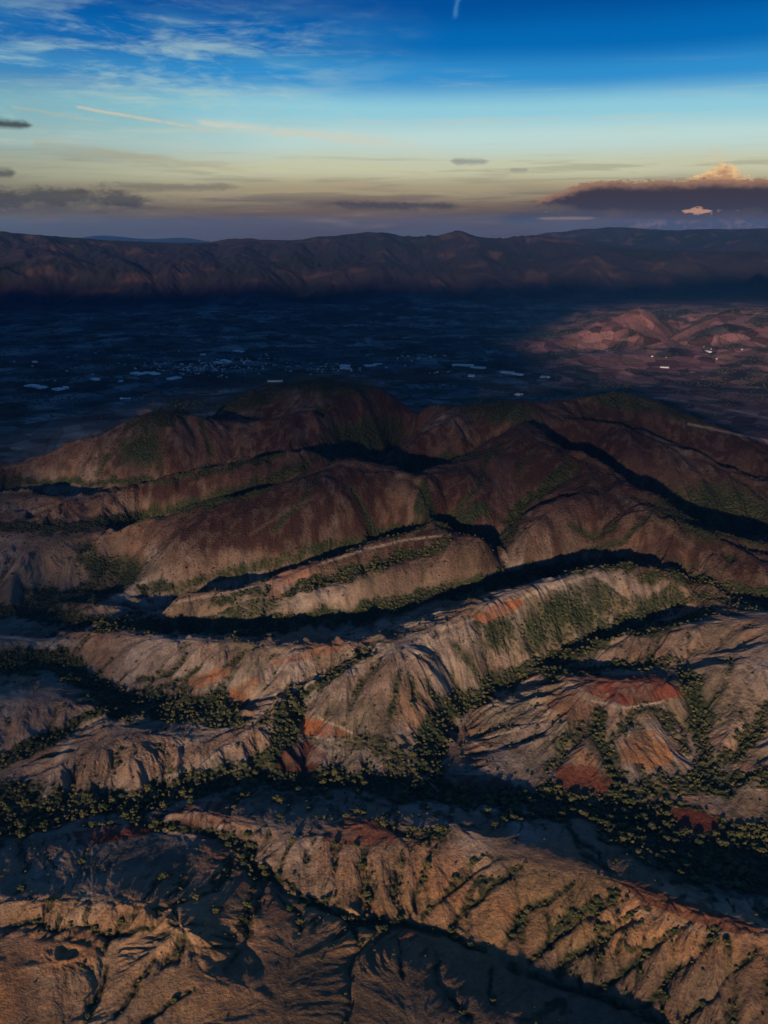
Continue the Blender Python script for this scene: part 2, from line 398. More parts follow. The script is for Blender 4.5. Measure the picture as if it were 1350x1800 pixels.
# coarse evaluation, then cubic upsampling
ca = np.unique(np.concatenate([np.linspace(-pi, -.5, 70), np.linspace(-.5, .5, 420), np.linspace(.5, pi, 70)]))
cl = np.concatenate([np.linspace(log(100), log(500), 40)[:-1], np.linspace(log(500), log(16500), 620), np.linspace(log(16800), log(56000), 50)])
base_c = np.zeros((len(cl), len(ca)))
for i, l in enumerate(cl):
    d2 = (ca[:, None] - CA) ** 2 + (l - CL) ** 2
    base_c[i] = kern(d2) @ wts[:N] + wts[N] + wts[N+1] * ca + wts[N+2] * l
def blur(a, n):
    for _ in range(n):
        b = a.copy()
        b[1:-1] = .25 * a[:-2] + .5 * a[1:-1] + .25 * a[2:]
        a = b.copy(); a[:, 1:-1] = .25 * b[:, :-2] + .5 * b[:, 1:-1] + .25 * b[:, 2:]
    return a
base_c = blur(base_c, 2)
def gmat(x, s):
    w = np.gradient(x)[None] * np.exp(-.5 * ((x[:, None] - x[None]) / s) ** 2)
    return w / w.sum(1, keepdims=True)
wide = gmat(cl, .085) @ base_c @ gmat(ca, .085).T
rc = np.exp(cl)[:, None]
sm = lambda x, a, b: (lambda t: t * t * (3 - 2 * t))(np.clip((x - a) / (b - a), 0, 1))
boost = 0.7 * sm(rc, 1450, 1800) * (1 - sm(rc, 3100, 4200))
dev = base_c - wide
base_c = base_c + (np.minimum(dev - 4, 0) * boost) * (np.abs(ca)[None] < .6)
def interp_axis(src_x, F, x):          # Catmull-Rom along axis 0 (non-uniform handled by parameter)
    i = np.clip(np.searchsorted(src_x, x) - 1, 0, len(src_x) - 2)
    t = ((x - src_x[i]) / (src_x[i+1] - src_x[i]))[:, None]
    p0 = F[np.maximum(i-1, 0)]; p1 = F[i]; p2 = F[i+1]; p3 = F[np.minimum(i+2, len(src_x)-1)]
    return p1 + .5 * t * (p2 - p0 + t * (2*p0 - 5*p1 + 4*p2 - p3 + t * (3*(p1 - p2) + p3 - p0)))
def up(F, l, a): return interp_axis(ca, interp_axis(cl, F, l).T, a).T
base = up(base_c, LL, AA)
nl, na = base.shape
print('ground grid', nl, na, nl * na, 'controls', N)
Rr = np.exp(LL)[:, None]
GX = (Rr * np.sin(AA)[None]); GY = (Rr * np.cos(AA)[None])

def hash2(ix, iy, seed):
    h = (ix.astype(np.int64) * 374761393 + iy.astype(np.int64) * 668265263 + seed * 1442695041) & 0xffffffff
    h = ((h ^ (h >> 13)) * 1274126177) & 0xffffffff
    h ^= h >> 16
    return (h & 0xffff) / 65535.0
def vnoise(x, y, seed=0):
    ix, iy = np.floor(x), np.floor(y); fx, fy = x - ix, y - iy
    fx = fx * fx * (3 - 2 * fx); fy = fy * fy * (3 - 2 * fy)
    ix = ix.astype(np.int64); iy = iy.astype(np.int64)
    a = hash2(ix, iy, seed); b = hash2(ix+1, iy, seed); c = hash2(ix, iy+1, seed); d = hash2(ix+1, iy+1, seed)
    return (a + (b-a)*fx) * (1-fy) + (c + (d-c)*fx) * fy
def fbm(x, y, L, octv=4, seed=0, gain=.5):
    s = 0; a = 1; t = 0; x = x / L; y = y / L
    for k in range(octv):
        s = s + a * vnoise(x + 17.3*k, y - 9.1*k, seed + k); t += a; a *= gain; x = x * 2.03; y = y * 2.03
    return s / t
def smooth(x, a, b):
    t = np.clip((x - a) / (b - a), 0, 1); return t * t * (3 - 2 * t)

def grad(F):
    dl = np.gradient(F, LL, axis=0) / Rr; da = np.gradient(F, AA, axis=1) / Rr
    s, c = np.sin(AA)[None], np.cos(AA)[None]
    return dl * s + da * c, dl * c - da * s
# gullies: waves that run down the slope, each octave following the one before
def erosion(x, y, gx, gy, L, octv, seed, gain=.5):
    val = np.zeros(x.shape, np.float32); dx = np.zeros_like(val); dy = np.zeros_like(val)
    px = (x / L); py = (y / L); f = 1.0; a = 1.0
    for k in range(octv):
        sx = gx + dx; sy = gy + dy
        m = np.sqrt(sx*sx + sy*sy) + 1e-6
        sc = np.minimum(1.0, m / 0.22) / m
        ux, uy = (sy * sc).astype(np.float32), (-sx * sc).astype(np.float32)
        qx, qy = px * f, py * f
        ix, iy = np.floor(qx), np.floor(qy)
        fx, fy = (qx - ix).astype(np.float32), (qy - iy).astype(np.float32)
        ix = ix.astype(np.int64); iy = iy.astype(np.int64)
        va = np.zeros_like(val); vx = np.zeros_like(val); vy = np.zeros_like(val); wt = np.zeros_like(val)
        for i in (-1, 0, 1, 2):
            for j in (-1, 0, 1, 2):
                hx = hash2(ix + i, iy + j, seed + k * 7).astype(np.float32) * .8
                hy = hash2(ix + i, iy + j, seed + k * 7 + 3).astype(np.float32) * .8
                ax = fx - i + .4 - hx; ay = fy - j + .4 - hy
                w = np.exp(-2.0 * (ax*ax + ay*ay)); mg = (ax*ux + ay*uy) * (2*pi*.95)
                wt += w; va += np.cos(mg) * w; sn = -np.sin(mg) * w; vx += sn * ux; vy += sn * uy
        val += a * va / wt
        dx += a * f * vx / wt * 0.16; dy += a * f * vy / wt * 0.16
        a *= gain; f *= 2.0; seed += 11
    return val
gx, gy = grad(base)
slope = np.hypot(gx, gy)
GR = np.repeat(Rr, na, 1)
front = np.abs(AA)[None] < radians(40)
near_w = 1 - smooth(GR, 4300, 5600)
far_w = (.28 * smooth(GR, 4700, 5300) + .72 * smooth(GR, 6300, 8200)) * (1 - smooth(GR, 20000, 26000))
ero = np.zeros_like(base); big = np.zeros_like(base)
rN = np.searchsorted(LL, log(5700)); rF0 = np.searchsorted(LL, log(4600)); rF1 = np.searchsorted(LL, log(26500))
wx = (fbm(GX[:rN], GY[:rN], 90, 3, 5) - .5) * 40; wy = (fbm(GX[:rN], GY[:rN], 90, 3, 9) - .5) * 40
ero[:rN] = erosion(GX[:rN] + wx, GY[:rN] + wy, gx[:rN], gy[:rN], 62.0, 5, 21, .52)
big[rF0:rF1] = erosion(GX[rF0:rF1], GY[rF0:rF1], gx[rF0:rF1] * 1.8, gy[rF0:rF1] * 1.8, 1100.0, 5, 77, .5)
amp = smooth(slope, .03, .30) * (3.4 + 3.2 * smooth(fbm(GX, GY, 260, 2, 3), .35, .65))
# the wooded hills are smoother than the bare ground
mid = smooth(GR, 1550, 1900)
amp = amp * (1 - .1 * mid) * near_w * (.75 + .25 * smooth(GR, 850, 1050))
kf = 2.2 + 7 * (1 - smooth(GR[:np.searchsorted(LL, log(1750))], 700, 860))
fine = np.zeros_like(base); rM = np.searchsorted(LL, log(1750))
fine[:rM] = erosion(GX[:rM] + wx[:rM] * .6, GY[:rM] + wy[:rM] * .6, gx[:rM] * kf, gy[:rM] * kf, 30.0, 4, 55, .55)
near_f = 1 - smooth(GR, 1100, 1650)
awayn = smooth(-(gy * cos(SUN_AZ) + gx * sin(SUN_AZ)), .0, .12) * (1 - smooth(GR, 1000, 1300))
amp = amp * (1 - .6 * awayn)
broad = np.zeros_like(base); rA, rB = np.searchsorted(LL, log(1350)), np.searchsorted(LL, log(4000))
broad[rA:rB] = erosion(GX[rA:rB], GY[rA:rB], gx[rA:rB], gy[rA:rB], 190.0, 3, 133, .5)
patch = smooth(fbm(GX, GY, 130, 3, 57), .38, .6)
Zt = base + ero * amp + fine * near_f * (.35 + 1.5 * patch) * smooth(slope + .10 * (1 - smooth(GR, 700, 860)), .01, .10) * (1 - .7 * awayn * smooth(GR, 700, 860)) * (1 + .5 * (1 - smooth(GR, 700, 860)))
Zt += (broad - .25) * 11 * smooth(GR, 1500, 1800) * (1 - smooth(GR, 3200, 3900)) * smooth(slope, .08, .25)
Zt += big * 50 * far_w * smooth(slope, .02, .09)
Zt += (fbm(GX, GY, 300, 5, 31) - .5) * 9 * near_w * smooth(GR, 100, 900)
Zt += (fbm(GX, GY, 28, 4, 37) - .5) * 2.4 * near_w
Zt += (fbm(GX, GY, 700, 4, 41) - .5) * 60 * smooth(GR, 3800, 5000) * (1 - smooth(GR, 20000, 30000))

# lines traced on the ground: gullies to carve, creek beds, tracks
def project(x, y, z):
    dz = z - CAM_H; depth = y * CP - dz * SP
    depth = np.where(depth < 1, 1e9, depth)
    return 675 + FPX * x / depth, 900 - FPX * (y * SP + dz * CP) / depth
PX, PY = project(GX, GY, Zt)
PX = np.where(front, PX, -9999.0); PY = np.where(front, PY, -9999.0)
def line_dist(pts, wx=1.0, reach=60):
    """distance in photo pixels from a traced line, and the metres a pixel spans there"""
    pts = np.array(pts, float)
    sel = (PX > pts[:,0].min()-reach) & (PX < pts[:,0].max()+reach) & (PY > pts[:,1].min()-reach) & (PY < pts[:,1].max()+reach)
    ii = np.nonzero(sel); x, y = PX[ii], PY[ii]
    best = np.full(x.shape, 1e9); tb = np.zeros(x.shape); n = len(pts) - 1
    for k in range(n):
        a, b = pts[k], pts[k+1]; d = b - a
        t = np.clip(((x-a[0])*d[0] + (y-a[1])*d[1]) / (d@d), 0, 1)
        dd = np.hypot(x - a[0] - t*d[0], (y - a[1] - t*d[1]) * wx)
        m = dd < best; best[m] = dd[m]; tb[m] = (k + t[m]) / n
    return ii, best, tb
GULLIES = [  # (points, half width px, depth m)
 ([(230,1450),(330,1452),(430,1492),(460,1530),(500,1560),(560,1590),(660,1620),(740,1630),(800,1648),(860,1670),(910,1700),(960,1722),(1060,1745),(1150,1785),(1250,1830)], 9, 4.5),
 ([(458,1530),(455,1560),(440,1600),(434,1640),(415,1690),(395,1715)], 8, 4),
 ([(450,1535),(405,1515),(385,1555),(340,1580),(280,1590)], 7, 3.5),
 ([(598,1590),(620,1625),(628,1660),(618,1700),(615,1760),(608,1800)], 8, 4),
 ([(480,1560),(520,1600),(530,1640)], 6, 2.5),
 ([(870,1492),(840,1520),(795,1560),(775,1580),(745,1612)], 8, 5),
 ([(915,1522),(880,1545),(850,1565),(820,1600),(790,1635)], 8, 5),
 ([(1000,1555),(970,1580),(925,1600),(900,1630),(880,1662)], 9, 5),
 ([(1075,1580),(1035,1605),(990,1630),(960,1660),(930,1690)], 11, 6),
 ([(1140,1592),(1100,1620),(1050,1650),(1010,1680),(985,1715)], 10, 6),
 ([(1210,1615),(1160,1650),(1120,1672),(1080,1710),(1050,1738)], 10, 6),
 ([(1260,1640),(1220,1675),(1180,1710),(1130,1760)], 9, 5),
 ([(1330,1665),(1290,1700),(1240,1750),(1210,1790)], 9, 5),
 ([(960,1605),(965,1640),(975,1665)], 6, 4),
 ([(690,1530),(700,1555),(695,1580)], 6, 3), ([(745,1540),(730,1570),(735,1600)], 6, 3), ([(650,1540),(655,1580),(640,1612)], 6, 3),
 ([(660,1440),(690,1455),(730,1465),(770,1470)], 7, 3),
 ([(1010,1480),(1050,1500),(1065,1530)], 7, 3.5), ([(1060,1475),(1110,1500),(1150,1520)], 7, 3.5), ([(1000,1450),(1020,1500),(1080,1540)], 6, 3),
 ([(0,1625),(60,1622),(110,1628),(200,1638),(270,1626)], 7, 4),
 ([(190,1700),(180,1740),(150,1790)], 7, 4), ([(260,1705),(235,1745),(205,1790)], 7, 4), ([(340,1745),(300,1760),(250,1800)], 6, 3.5),
 ([(830,1790),(790,1745),(760,1700),(770,1690)], 8, 3.5), ([(460,1700),(440,1670),(350,1665)], 6, 2.5), ([(870,1700),(865,1760)], 6, 2.5), ([(700,1650),(705,1720)], 5, 2),
 ([(650,1142),(600,1170),(545,1210),(525,1240),(512,1262)], 10, 7),
 ([(700,1175),(690,1220),(682,1255)], 6, 3.5), ([(740,1180),(760,1215),(790,1250)], 7, 4), ([(725,1190),(720,1240)], 5, 3),
 ([(905,1075),(925,1110),(945,1150)], 6, 4), ([(880,1105),(900,1150),(905,1180)], 6, 3.5), ([(800,1130),(830,1165),(845,1195)], 6, 3.5),
 ([(1060,1255),(1045,1290),(1075,1330),(1085,1370)], 9, 5), ([(1120,1240),(1100,1270),(1075,1300)], 7, 4), ([(1000,1290),(985,1330),(965,1355)], 7, 3),
 ([(1140,1230),(1180,1280),(1200,1330)], 7, 4), ([(1010,1200),(1030,1180),(1190,1160),(1240,1140)], 8, 3),
 ([(1235,1190),(1225,1240),(1235,1290),(1245,1340),(1245,1385)], 10, 6), ([(1350,1230),(1315,1290),(1270,1340)], 9, 5), ([(1290,1150),(1270,1200),(1240,1250)], 7, 4), ([(1215,1115),(1210,1150),(1200,1180)], 6, 3),
 ([(360,1165),(330,1185),(280,1205)], 6, 4), ([(430,1150),(380,1180),(330,1195)], 6, 4), ([(480,1165),(430,1200),(390,1225),(350,1245)], 7, 4), ([(520,1185),(490,1215),(470,1245)], 6, 3.5), ([(330,1150),(300,1180),(240,1195)], 6, 3.5),
 ([(990,790),(1010,830),(950,860),(905,905),(885,950)], 9, 9), ([(730,835),(748,870),(745,905)], 7, 8), ([(610,850),(640,900),(655,930)], 6, 7), ([(560,715),(585,745),(600,760)], 6, 7),
 ([(1000,920),(1040,945),(1090,910)], 6, 6), ([(1140,905),(1090,950),(1030,965)], 6, 6), ([(790,790),(740,830)], 5, 4), ([(350,735),(360,760),(375,800)], 5, 6), ([(190,800),(170,835)], 5, 5),
 ([(860,800),(840,850),(800,900)], 6, 5), ([(930,800),(900,850)], 6, 4), ([(560,830),(530,880),(480,930)], 6, 5), ([(700,950),(690,985)], 5, 4), ([(640,975),(640,1010)], 5, 4),
 ([(1190,560),(1180,590),(1210,610),(1260,625),(1330,640)], 5, 14), ([(1100,560),(1120,590),(1110,620)], 4, 8), ([(1060,575),(1090,600)], 4, 8),
]
gul = np.zeros_like(base)
jit = (fbm(GX, GY, 26, 3, 91) - .5)
PX0, PY0 = PX.copy(), PY.copy()
wob = np.clip(22.0 * 1000 / GR, 4, 26)
PX = PX0 + jit * wob; PY = PY0 + (fbm(GX, GY, 31, 3, 95) - .5) * wob
for pts, w, dep in GULLIES:
    ii, d, t = line_dist(pts, 1.0)
    prof = np.exp(-(d / w) ** 1.3) * (.35 + .65 * np.sin(np.clip(t, 0.03, 1) * pi) ** .5)
    Zt[ii] -= dep * prof
    gul[ii] = np.maximum(gul[ii], np.exp(-(d / (w * .8)) ** 2))

PXr, PYr = project(GX, GY, Zt); PX = np.where(front, PXr, -9999.0); PY = np.where(front, PYr, -9999.0)
# ------------------------------------------------------------------ what grows and lies on the ground
def inpoly(pts, soft=0):
    pts = np.array(pts, float); sel = (PX > pts[:,0].min()) & (PX < pts[:,0].max()) & (PY > pts[:,1].min()) & (PY < pts[:,1].max())
    ii = np.nonzero(sel); x, y = PX[ii], PY[ii]; c = np.zeros(x.shape, bool); n = len(pts)
    for k in range(n):
        x0, y0 = pts[k]; x1, y1 = pts[(k+1) % n]
        if y0 == y1: continue
        c ^= ((y0 > y) != (y1 > y)) & (x < (x1-x0) * (y-y0) / (y1-y0) + x0)
    m = np.zeros(base.shape, bool); m[ii] = c
    return m
jx = (fbm(GX, GY, 22, 4, 61) - .5); jy = (fbm(GX, GY, 22, 4, 67) - .5)
wob = np.clip(50.0 * 1000 / GR, 6, 60)
PXj, PYj = PX + jx * wob, PY + jy * wob
def blob(cx, cy, rx, ry, rot=0):
    a = radians(rot); dx, dy = PXj - cx, PYj - cy
    u = (dx * cos(a) + dy * sin(a)) / rx; v = (-dx * sin(a) + dy * cos(a)) / ry
    return np.clip(1.6 - np.hypot(u, v) * 1.2, 0, 1)
forest = np.zeros_like(base)
BANDS = [ # vegetation bands: points, half widths in pixels, strength
 ([(0,1450),(150,1425),(300,1388),(450,1365),(600,1372),(740,1390),(850,1400),(950,1412),(1050,1425),(1200,1440),(1350,1470)], 30, 1.0),
 ([(0,1400),(120,1400),(240,1410)], 26, .8), ([(1100,1440),(1200,1500),(1300,1520),(1380,1540)], 55, 1.0),
 ([(230,1445),(330,1450),(440,1495),(462,1535),(560,1590)], 11, .9), ([(458,1530),(440,1600),(430,1650)], 9, .8), ([(450,1525),(405,1515),(385,1545)], 8, .7),
 ([(0,1165),(100,1160),(180,1215),(260,1245),(350,1252),(400,1240)], 28, 1.0), ([(240,1220),(300,1230),(420,1220)], 18, .8),
 ([(330,1270),(400,1265),(470,1262),(500,1280)], 10, .8), ([(0,1345),(60,1312),(130,1278),(190,1250),(300,1262)], 14, .9),
 ([(520,1225),(500,1280),(485,1330),(440,1360)], 24, 1.0), ([(650,1142),(600,1170),(545,1210),(520,1240)], 10, .9),
 ([(600,1300),(660,1310),(700,1330),(720,1370)], 26, .6), ([(800,1230),(760,1300),(745,1350),(770,1380)], 26, 1.0), ([(950,1165),(870,1205),(810,1240)], 20, 1.0),
 ([(1180,1050),(1080,1110),(1000,1145),(950,1170)], 24, .9), ([(950,1185),(1050,1178),(1190,1160)], 8, .8), ([(1060,1100),(1150,1110),(1250,1075)], 12, .7),
 ([(1060,1260),(1045,1290),(1070,1330),(1085,1370)], 15, 1.0), ([(1120,1235),(1100,1275)], 9, .8), ([(1000,1295),(970,1350)], 12, .7), ([(1140,1235),(1185,1285),(1200,1320)], 10, .7),
 ([(1205,1190),(1225,1240),(1235,1290),(1245,1385)], 22, 1.0), ([(1350,1235),(1315,1290),(1265,1340)], 17, .9), ([(900,1400),(1050,1380),(1200,1385),(1350,1370)], 24, .85),
 ([(430,1400),(560,1412),(600,1440)], 8, .4), ([(560,1450),(620,1425)], 7, .7), ([(660,1440),(700,1460),(770,1470)], 7, .8),
 ([(0,1070),(150,1092),(300,1098),(450,1104),(580,1085),(700,1060),(850,1025),(950,1000),(1100,990)], 17, 1.0),
 ([(250,1040),(400,1010),(500,980),(620,948),(740,926)], 12, .8), ([(480,1050),(600,1012),(700,982),(780,955)], 10, 1.0), ([(380,1062),(430,1045),(470,1040)], 14, .8),
 ([(150,980),(220,1010),(170,1040),(60,1060)], 26, .9), ([(0,925),(100,930),(200,915),(330,890),(430,860),(530,825)], 14, 1.0),
 ([(0,842),(150,848),(300,842),(400,820),(500,795)], 7, .9), ([(1000,820),(950,862),(905,905),(885,950)], 12, 1.0), ([(745,860),(748,900),(770,920),(850,900)], 16, .8),
 ([(870,790),(760,815),(700,820)], 8, .9), ([(1230,900),(1350,930)], 40, 1.0), ([(1130,1010),(1250,1025),(1350,1050)], 12, .8), ([(1100,1060),(1250,1050),(1350,1065)], 12, .6),
 ([(870,1500),(795,1560)], 8, .7), ([(915,1522),(850,1565)], 8, .7), ([(1075,1580),(990,1630)], 13, .9), ([(1140,1592),(1050,1650)], 10, .8), ([(1210,1615),(1120,1672)], 8, .5),
]
for pts, w, s in BANDS:
    xs, ys = PX, PY; PX, PY = PXj, PYj
    ii, d, t = line_dist(pts, 1.15, w * 2 + 10)
    PX, PY = xs, ys
    forest[ii] = np.maximum(forest[ii], s * smooth(-d, -w * 1.25, -w * .55))
for b in [(980,1090,90,40,-35,.95),(880,1110,34,40,0,.9),(1040,1060,110,42,-15,.75),(430,1075,70,20,-10,.8),(1300,1500,90,50,10,1),(1280,1255,50,45,0,.35),
          (350,1080,120,14,0,.8),(560,1085,60,20,0,.6),(640,1085,70,18,-8,.6),(555,672,110,18,5,1),(430,705,60,16,-10,1),(290,730,70,16,-20,.95),(250,790,40,36,0,.8),(870,720,70,22,10,.95),(1090,702,80,16,10,1),
          (1180,720,70,14,25,.6),(600,800,80,14,-5,.6),(1270,900,120,45,8,1),(640,1070,60,12,0,.6),(200,1000,60,26,0,.8),(640,765,70,30,-10,.9)]:
    m = (GR < 1500) if b[1] > 1000 else (GR > 1100)
    forest = np.maximum(forest, blob(*b[:5]) * b[5] * m)
gx, gy = grad(Zt); slope = np.hypot(gx, gy)
# slopes turned away from the sun keep their trees
away = gy * cos(SUN_AZ) + gx * sin(SUN_AZ)           # >0: the ground rises away from the sun's side
away = -away
shaded = smooth(blur(away, 6), .10, .34)
curv = (blur(Zt, 24) - Zt)                             # >0 in hollows
hollow = smooth(curv / (GR * .0016), .3, 1.6)
zone_mid = smooth(GR, 1430, 1650) * (1 - smooth(GR, 3400, 3900)) * smooth(base, 22, 60)
n_big = fbm(GX, GY, 180, 4, 71); n_med = fbm(GX, GY, 40, 4, 73)
forest = np.maximum(forest, gul * .8 * smooth(n_med, .25, .5) * near_w)
forest = np.maximum(forest, hollow * (.25 + .5 * smooth(n_big, .4, .6)) * near_w * smooth(GR, 700, 1000))
forest = np.maximum(forest, shaded * .85 * zone_mid)
cut = np.maximum(smooth(-fine, .30, .75) * near_f * (.3 + .7 * patch), smooth(-ero, .35, .8) * near_w * .8) * smooth(slope + .15 * (1 - smooth(GR, 700, 860)), .05, .16)
forest = np.maximum(forest, cut * .62 * smooth(n_med, .25, .5) * (1 - zone_mid))
scrub = zone_mid * (.72 + .28 * smooth(n_big, .3, .55))
scrub = np.maximum(scrub, .35 * smooth(n_med * .6 + n_big * .4, .48, .60) * near_w * smooth(GR, 800, 1100))
scrub *= 1 - .45 * smooth(-base, -110, -60) * zone_mid
# colours (reflectances)
def C(*c): return np.array(c, np.float32)
tan_, pale, ochre, redbrown, green, dgreen, rust = C(.27,.195,.14), C(.36,.295,.235), C(.31,.18,.105), C(.034,.0155,.0150), C(.030,.042,.020), C(.018,.030,.018), C(.27,.10,.05)
def lerp(a, b, t): return a + (b - a) * t[..., None]
colr = np.broadcast_to(tan_, base.shape + (3,)).astype(np.float32).copy()
n1 = fbm(GX, GY, 120, 5, 101); n2 = fbm(GX, GY, 14, 4, 103); n3 = fbm(GX, GY, 60, 4, 107)
colr = lerp(colr, pale, smooth(n1, .45, .62) * .8)
colr = lerp(colr, ochre, smooth(n3, .5, .66) * .6)
colr = lerp(colr, C(.16,.13,.085), smooth(fbm(GX, GY, 75, 4, 109), .5, .68) * .75)
colr = lerp(colr, C(.20,.145,.10), smooth(n2, .5, .75) * .6)
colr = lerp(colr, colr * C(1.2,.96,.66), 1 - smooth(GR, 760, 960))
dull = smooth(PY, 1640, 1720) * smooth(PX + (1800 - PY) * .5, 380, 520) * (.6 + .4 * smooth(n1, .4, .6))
colr = lerp(colr, C(.115,.088,.062), dull * .75)  # dim bottom of the view put into the ground colour, left corner excepted
# valley floor and far range
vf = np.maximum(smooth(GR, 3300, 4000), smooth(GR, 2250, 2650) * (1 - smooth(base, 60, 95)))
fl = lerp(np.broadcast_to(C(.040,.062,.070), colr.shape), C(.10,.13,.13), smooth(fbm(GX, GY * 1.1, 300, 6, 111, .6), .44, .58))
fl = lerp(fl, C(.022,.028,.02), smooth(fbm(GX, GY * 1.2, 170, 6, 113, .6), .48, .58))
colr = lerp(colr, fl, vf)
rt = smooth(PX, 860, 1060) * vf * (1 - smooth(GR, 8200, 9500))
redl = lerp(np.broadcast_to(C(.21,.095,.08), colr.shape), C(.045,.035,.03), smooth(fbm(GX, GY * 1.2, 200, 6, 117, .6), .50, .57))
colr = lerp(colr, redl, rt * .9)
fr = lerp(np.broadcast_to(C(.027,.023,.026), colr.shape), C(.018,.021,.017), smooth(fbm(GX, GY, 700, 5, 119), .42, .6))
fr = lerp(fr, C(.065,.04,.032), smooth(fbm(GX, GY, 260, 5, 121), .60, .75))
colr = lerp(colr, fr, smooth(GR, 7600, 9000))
colr = lerp(colr, redbrown, np.clip(scrub * (.80 + .35 * smooth(n2, .3, .7)), 0, .96))
colr = lerp(colr, C(.085,.050,.041), zone_mid * smooth(fbm(GX, GY, 90, 5, 123), .54, .70) * .7)
colr = lerp(colr, green, np.clip(forest * (.75 + .5 * smooth(n2, .35, .65)), 0, .96))
colr = lerp(colr, dgreen, np.clip(forest * smooth(n_med, .45, .6), 0, .8))
# fields
FIELDS = [
 ('ploughed_field', 'large brick red ploughed field on the hilltop', (.27,.085,.05), [(985,1190),(1030,1186),(1160,1188),(1205,1222),(1150,1232),(1100,1240),(1040,1222)]),
 ('ploughed_field', 'bright orange red field corner above the dark red field', (.42,.15,.06), [(535,1262),(560,1266),(612,1288),(595,1296),(530,1290)]),
 ('ploughed_field', 'dark red ploughed field beside the tree filled ravine', (.16,.04,.03), [(535,1302),(578,1322),(566,1345),(540,1362),(482,1350),(500,1318)]),
 ('ploughed_field', 'long narrow red field above the lower left slope', (.24,.055,.03), [(125,1462),(190,1455),(275,1456),(250,1470),(180,1482),(150,1486)]),
 ('ploughed_field', 'red brown field on the crest of the foreground ridge', (.25,.10,.06), [(570,1455),(615,1435),(650,1440),(700,1470),(680,1488),(600,1486),(568,1480)]),
 ('ploughed_field', 'rusty red round field at the foot of the field covered hill', (.25,.085,.045), [(978,1352),(1000,1342),(1040,1346),(1068,1355),(1078,1378),(1060,1396),(1010,1396),(975,1380)]),
 ('ploughed_field', 'orange tan field on the nose of the hill', (.44,.22,.10), [(1088,1305),(1120,1285),(1150,1285),(1182,1322),(1180,1345),(1140,1352),(1130,1340),(1092,1345)]),
 ('ploughed_field', 'deep red field in the dark woods to the right', (.24,.06,.04), [(1172,1422),(1215,1424),(1258,1436),(1268,1458),(1232,1466),(1195,1452)]),
 ('stubble_field', 'pale tan stubble field in the dark woods to the right', (.27,.19,.12), [(1262,1410),(1310,1405),(1340,1420),(1335,1445),(1290,1450),(1256,1428)]),
 ('ploughed_field', 'small orange field on top of the scrubby ridge', (.42,.16,.08), [(832,1085),(868,1062),(912,1052),(922,1060),(900,1076),(850,1096)]),
 ('ploughed_field', 'rust coloured field along the right end of the foreground ridge', (.24,.10,.055), [(1085,1552),(1120,1548),(1180,1575),(1240,1592),(1300,1615),(1345,1640),(1290,1642),(1200,1612),(1130,1585)]),
 ('ploughed_field', 'dull red brown field above the foreground creek', (.20,.085,.055), [(300,1425),(345,1408),(398,1412),(402,1448),(350,1452),(305,1448)]),
 ('ploughed_field', 'orange field on the slope of the light spur', (.42,.20,.10), [(332,1195),(372,1178),(410,1172),(400,1190),(360,1208),(330,1208)]),
 ('ploughed_field', 'orange field under the dark gully on the light spur', (.40,.18,.09), [(400,1215),(430,1195),(455,1190),(450,1215),(428,1238),(400,1235)]),
 ('ploughed_field', 'salmon field on the end of the long wooded spur', (.45,.22,.14), [(470,1020),(500,1004),(545,1000),(552,1010),(515,1022),(498,1034),(492,1052),(465,1052),(480,1034)]),
 ('ploughed_field', 'orange brown field along the top of the pale ridge', (.34,.16,.09), [(545,1138),(600,1122),(660,1124),(650,1134),(590,1146),(500,1168),(470,1166)]),
 ('stubble_field', 'brown stubble field in the middle of the field covered hill', (.27,.15,.09), [(965,1215),(1000,1212),(1035,1236),(1050,1252),(1010,1268),(960,1240)]),
 ('ploughed_field', 'dull red field beside the creek below the pale hill', (.18,.065,.04), [(790,1362),(850,1362),(900,1375),(880,1385),(820,1380)]),
 ('ploughed_field', 'red orange field near the pond on the valley floor', (.40,.13,.08), [(247,692),(270,689),(288,691),(270,695),(250,696)]),
 ('ploughed_field', 'salmon field close behind the left hill on the valley floor', (.33,.14,.09), [(238,722),(262,719),(270,724),(245,730)]),
]
fid = np.zeros(base.shape, np.int16)
xs, ys = PX, PY
wob2 = np.clip(6.0 * 1000 / GR, 1, 7)
PX, PY = PX + jx * wob2, PY + jy * wob2
fedge = np.zeros_like(base)
for k, (nm, lb, c, poly) in enumerate(FIELDS):
    m = inpoly(poly)
    if poly[0][1] > 800: m &= (GR < 3000)
    fid[m] = k + 1
    v = (.80 + .4 * n2)[..., None] * (.9 + .2 * n3)[..., None]
    colr[m] = lerp(colr, C(*c) * v * .72, .45 + .5 * smooth(n3 * .5 + n2 * .5, .36, .56))[m]; forest[m] *= .05; scrub[m] *= .1
PX, PY = xs, ys
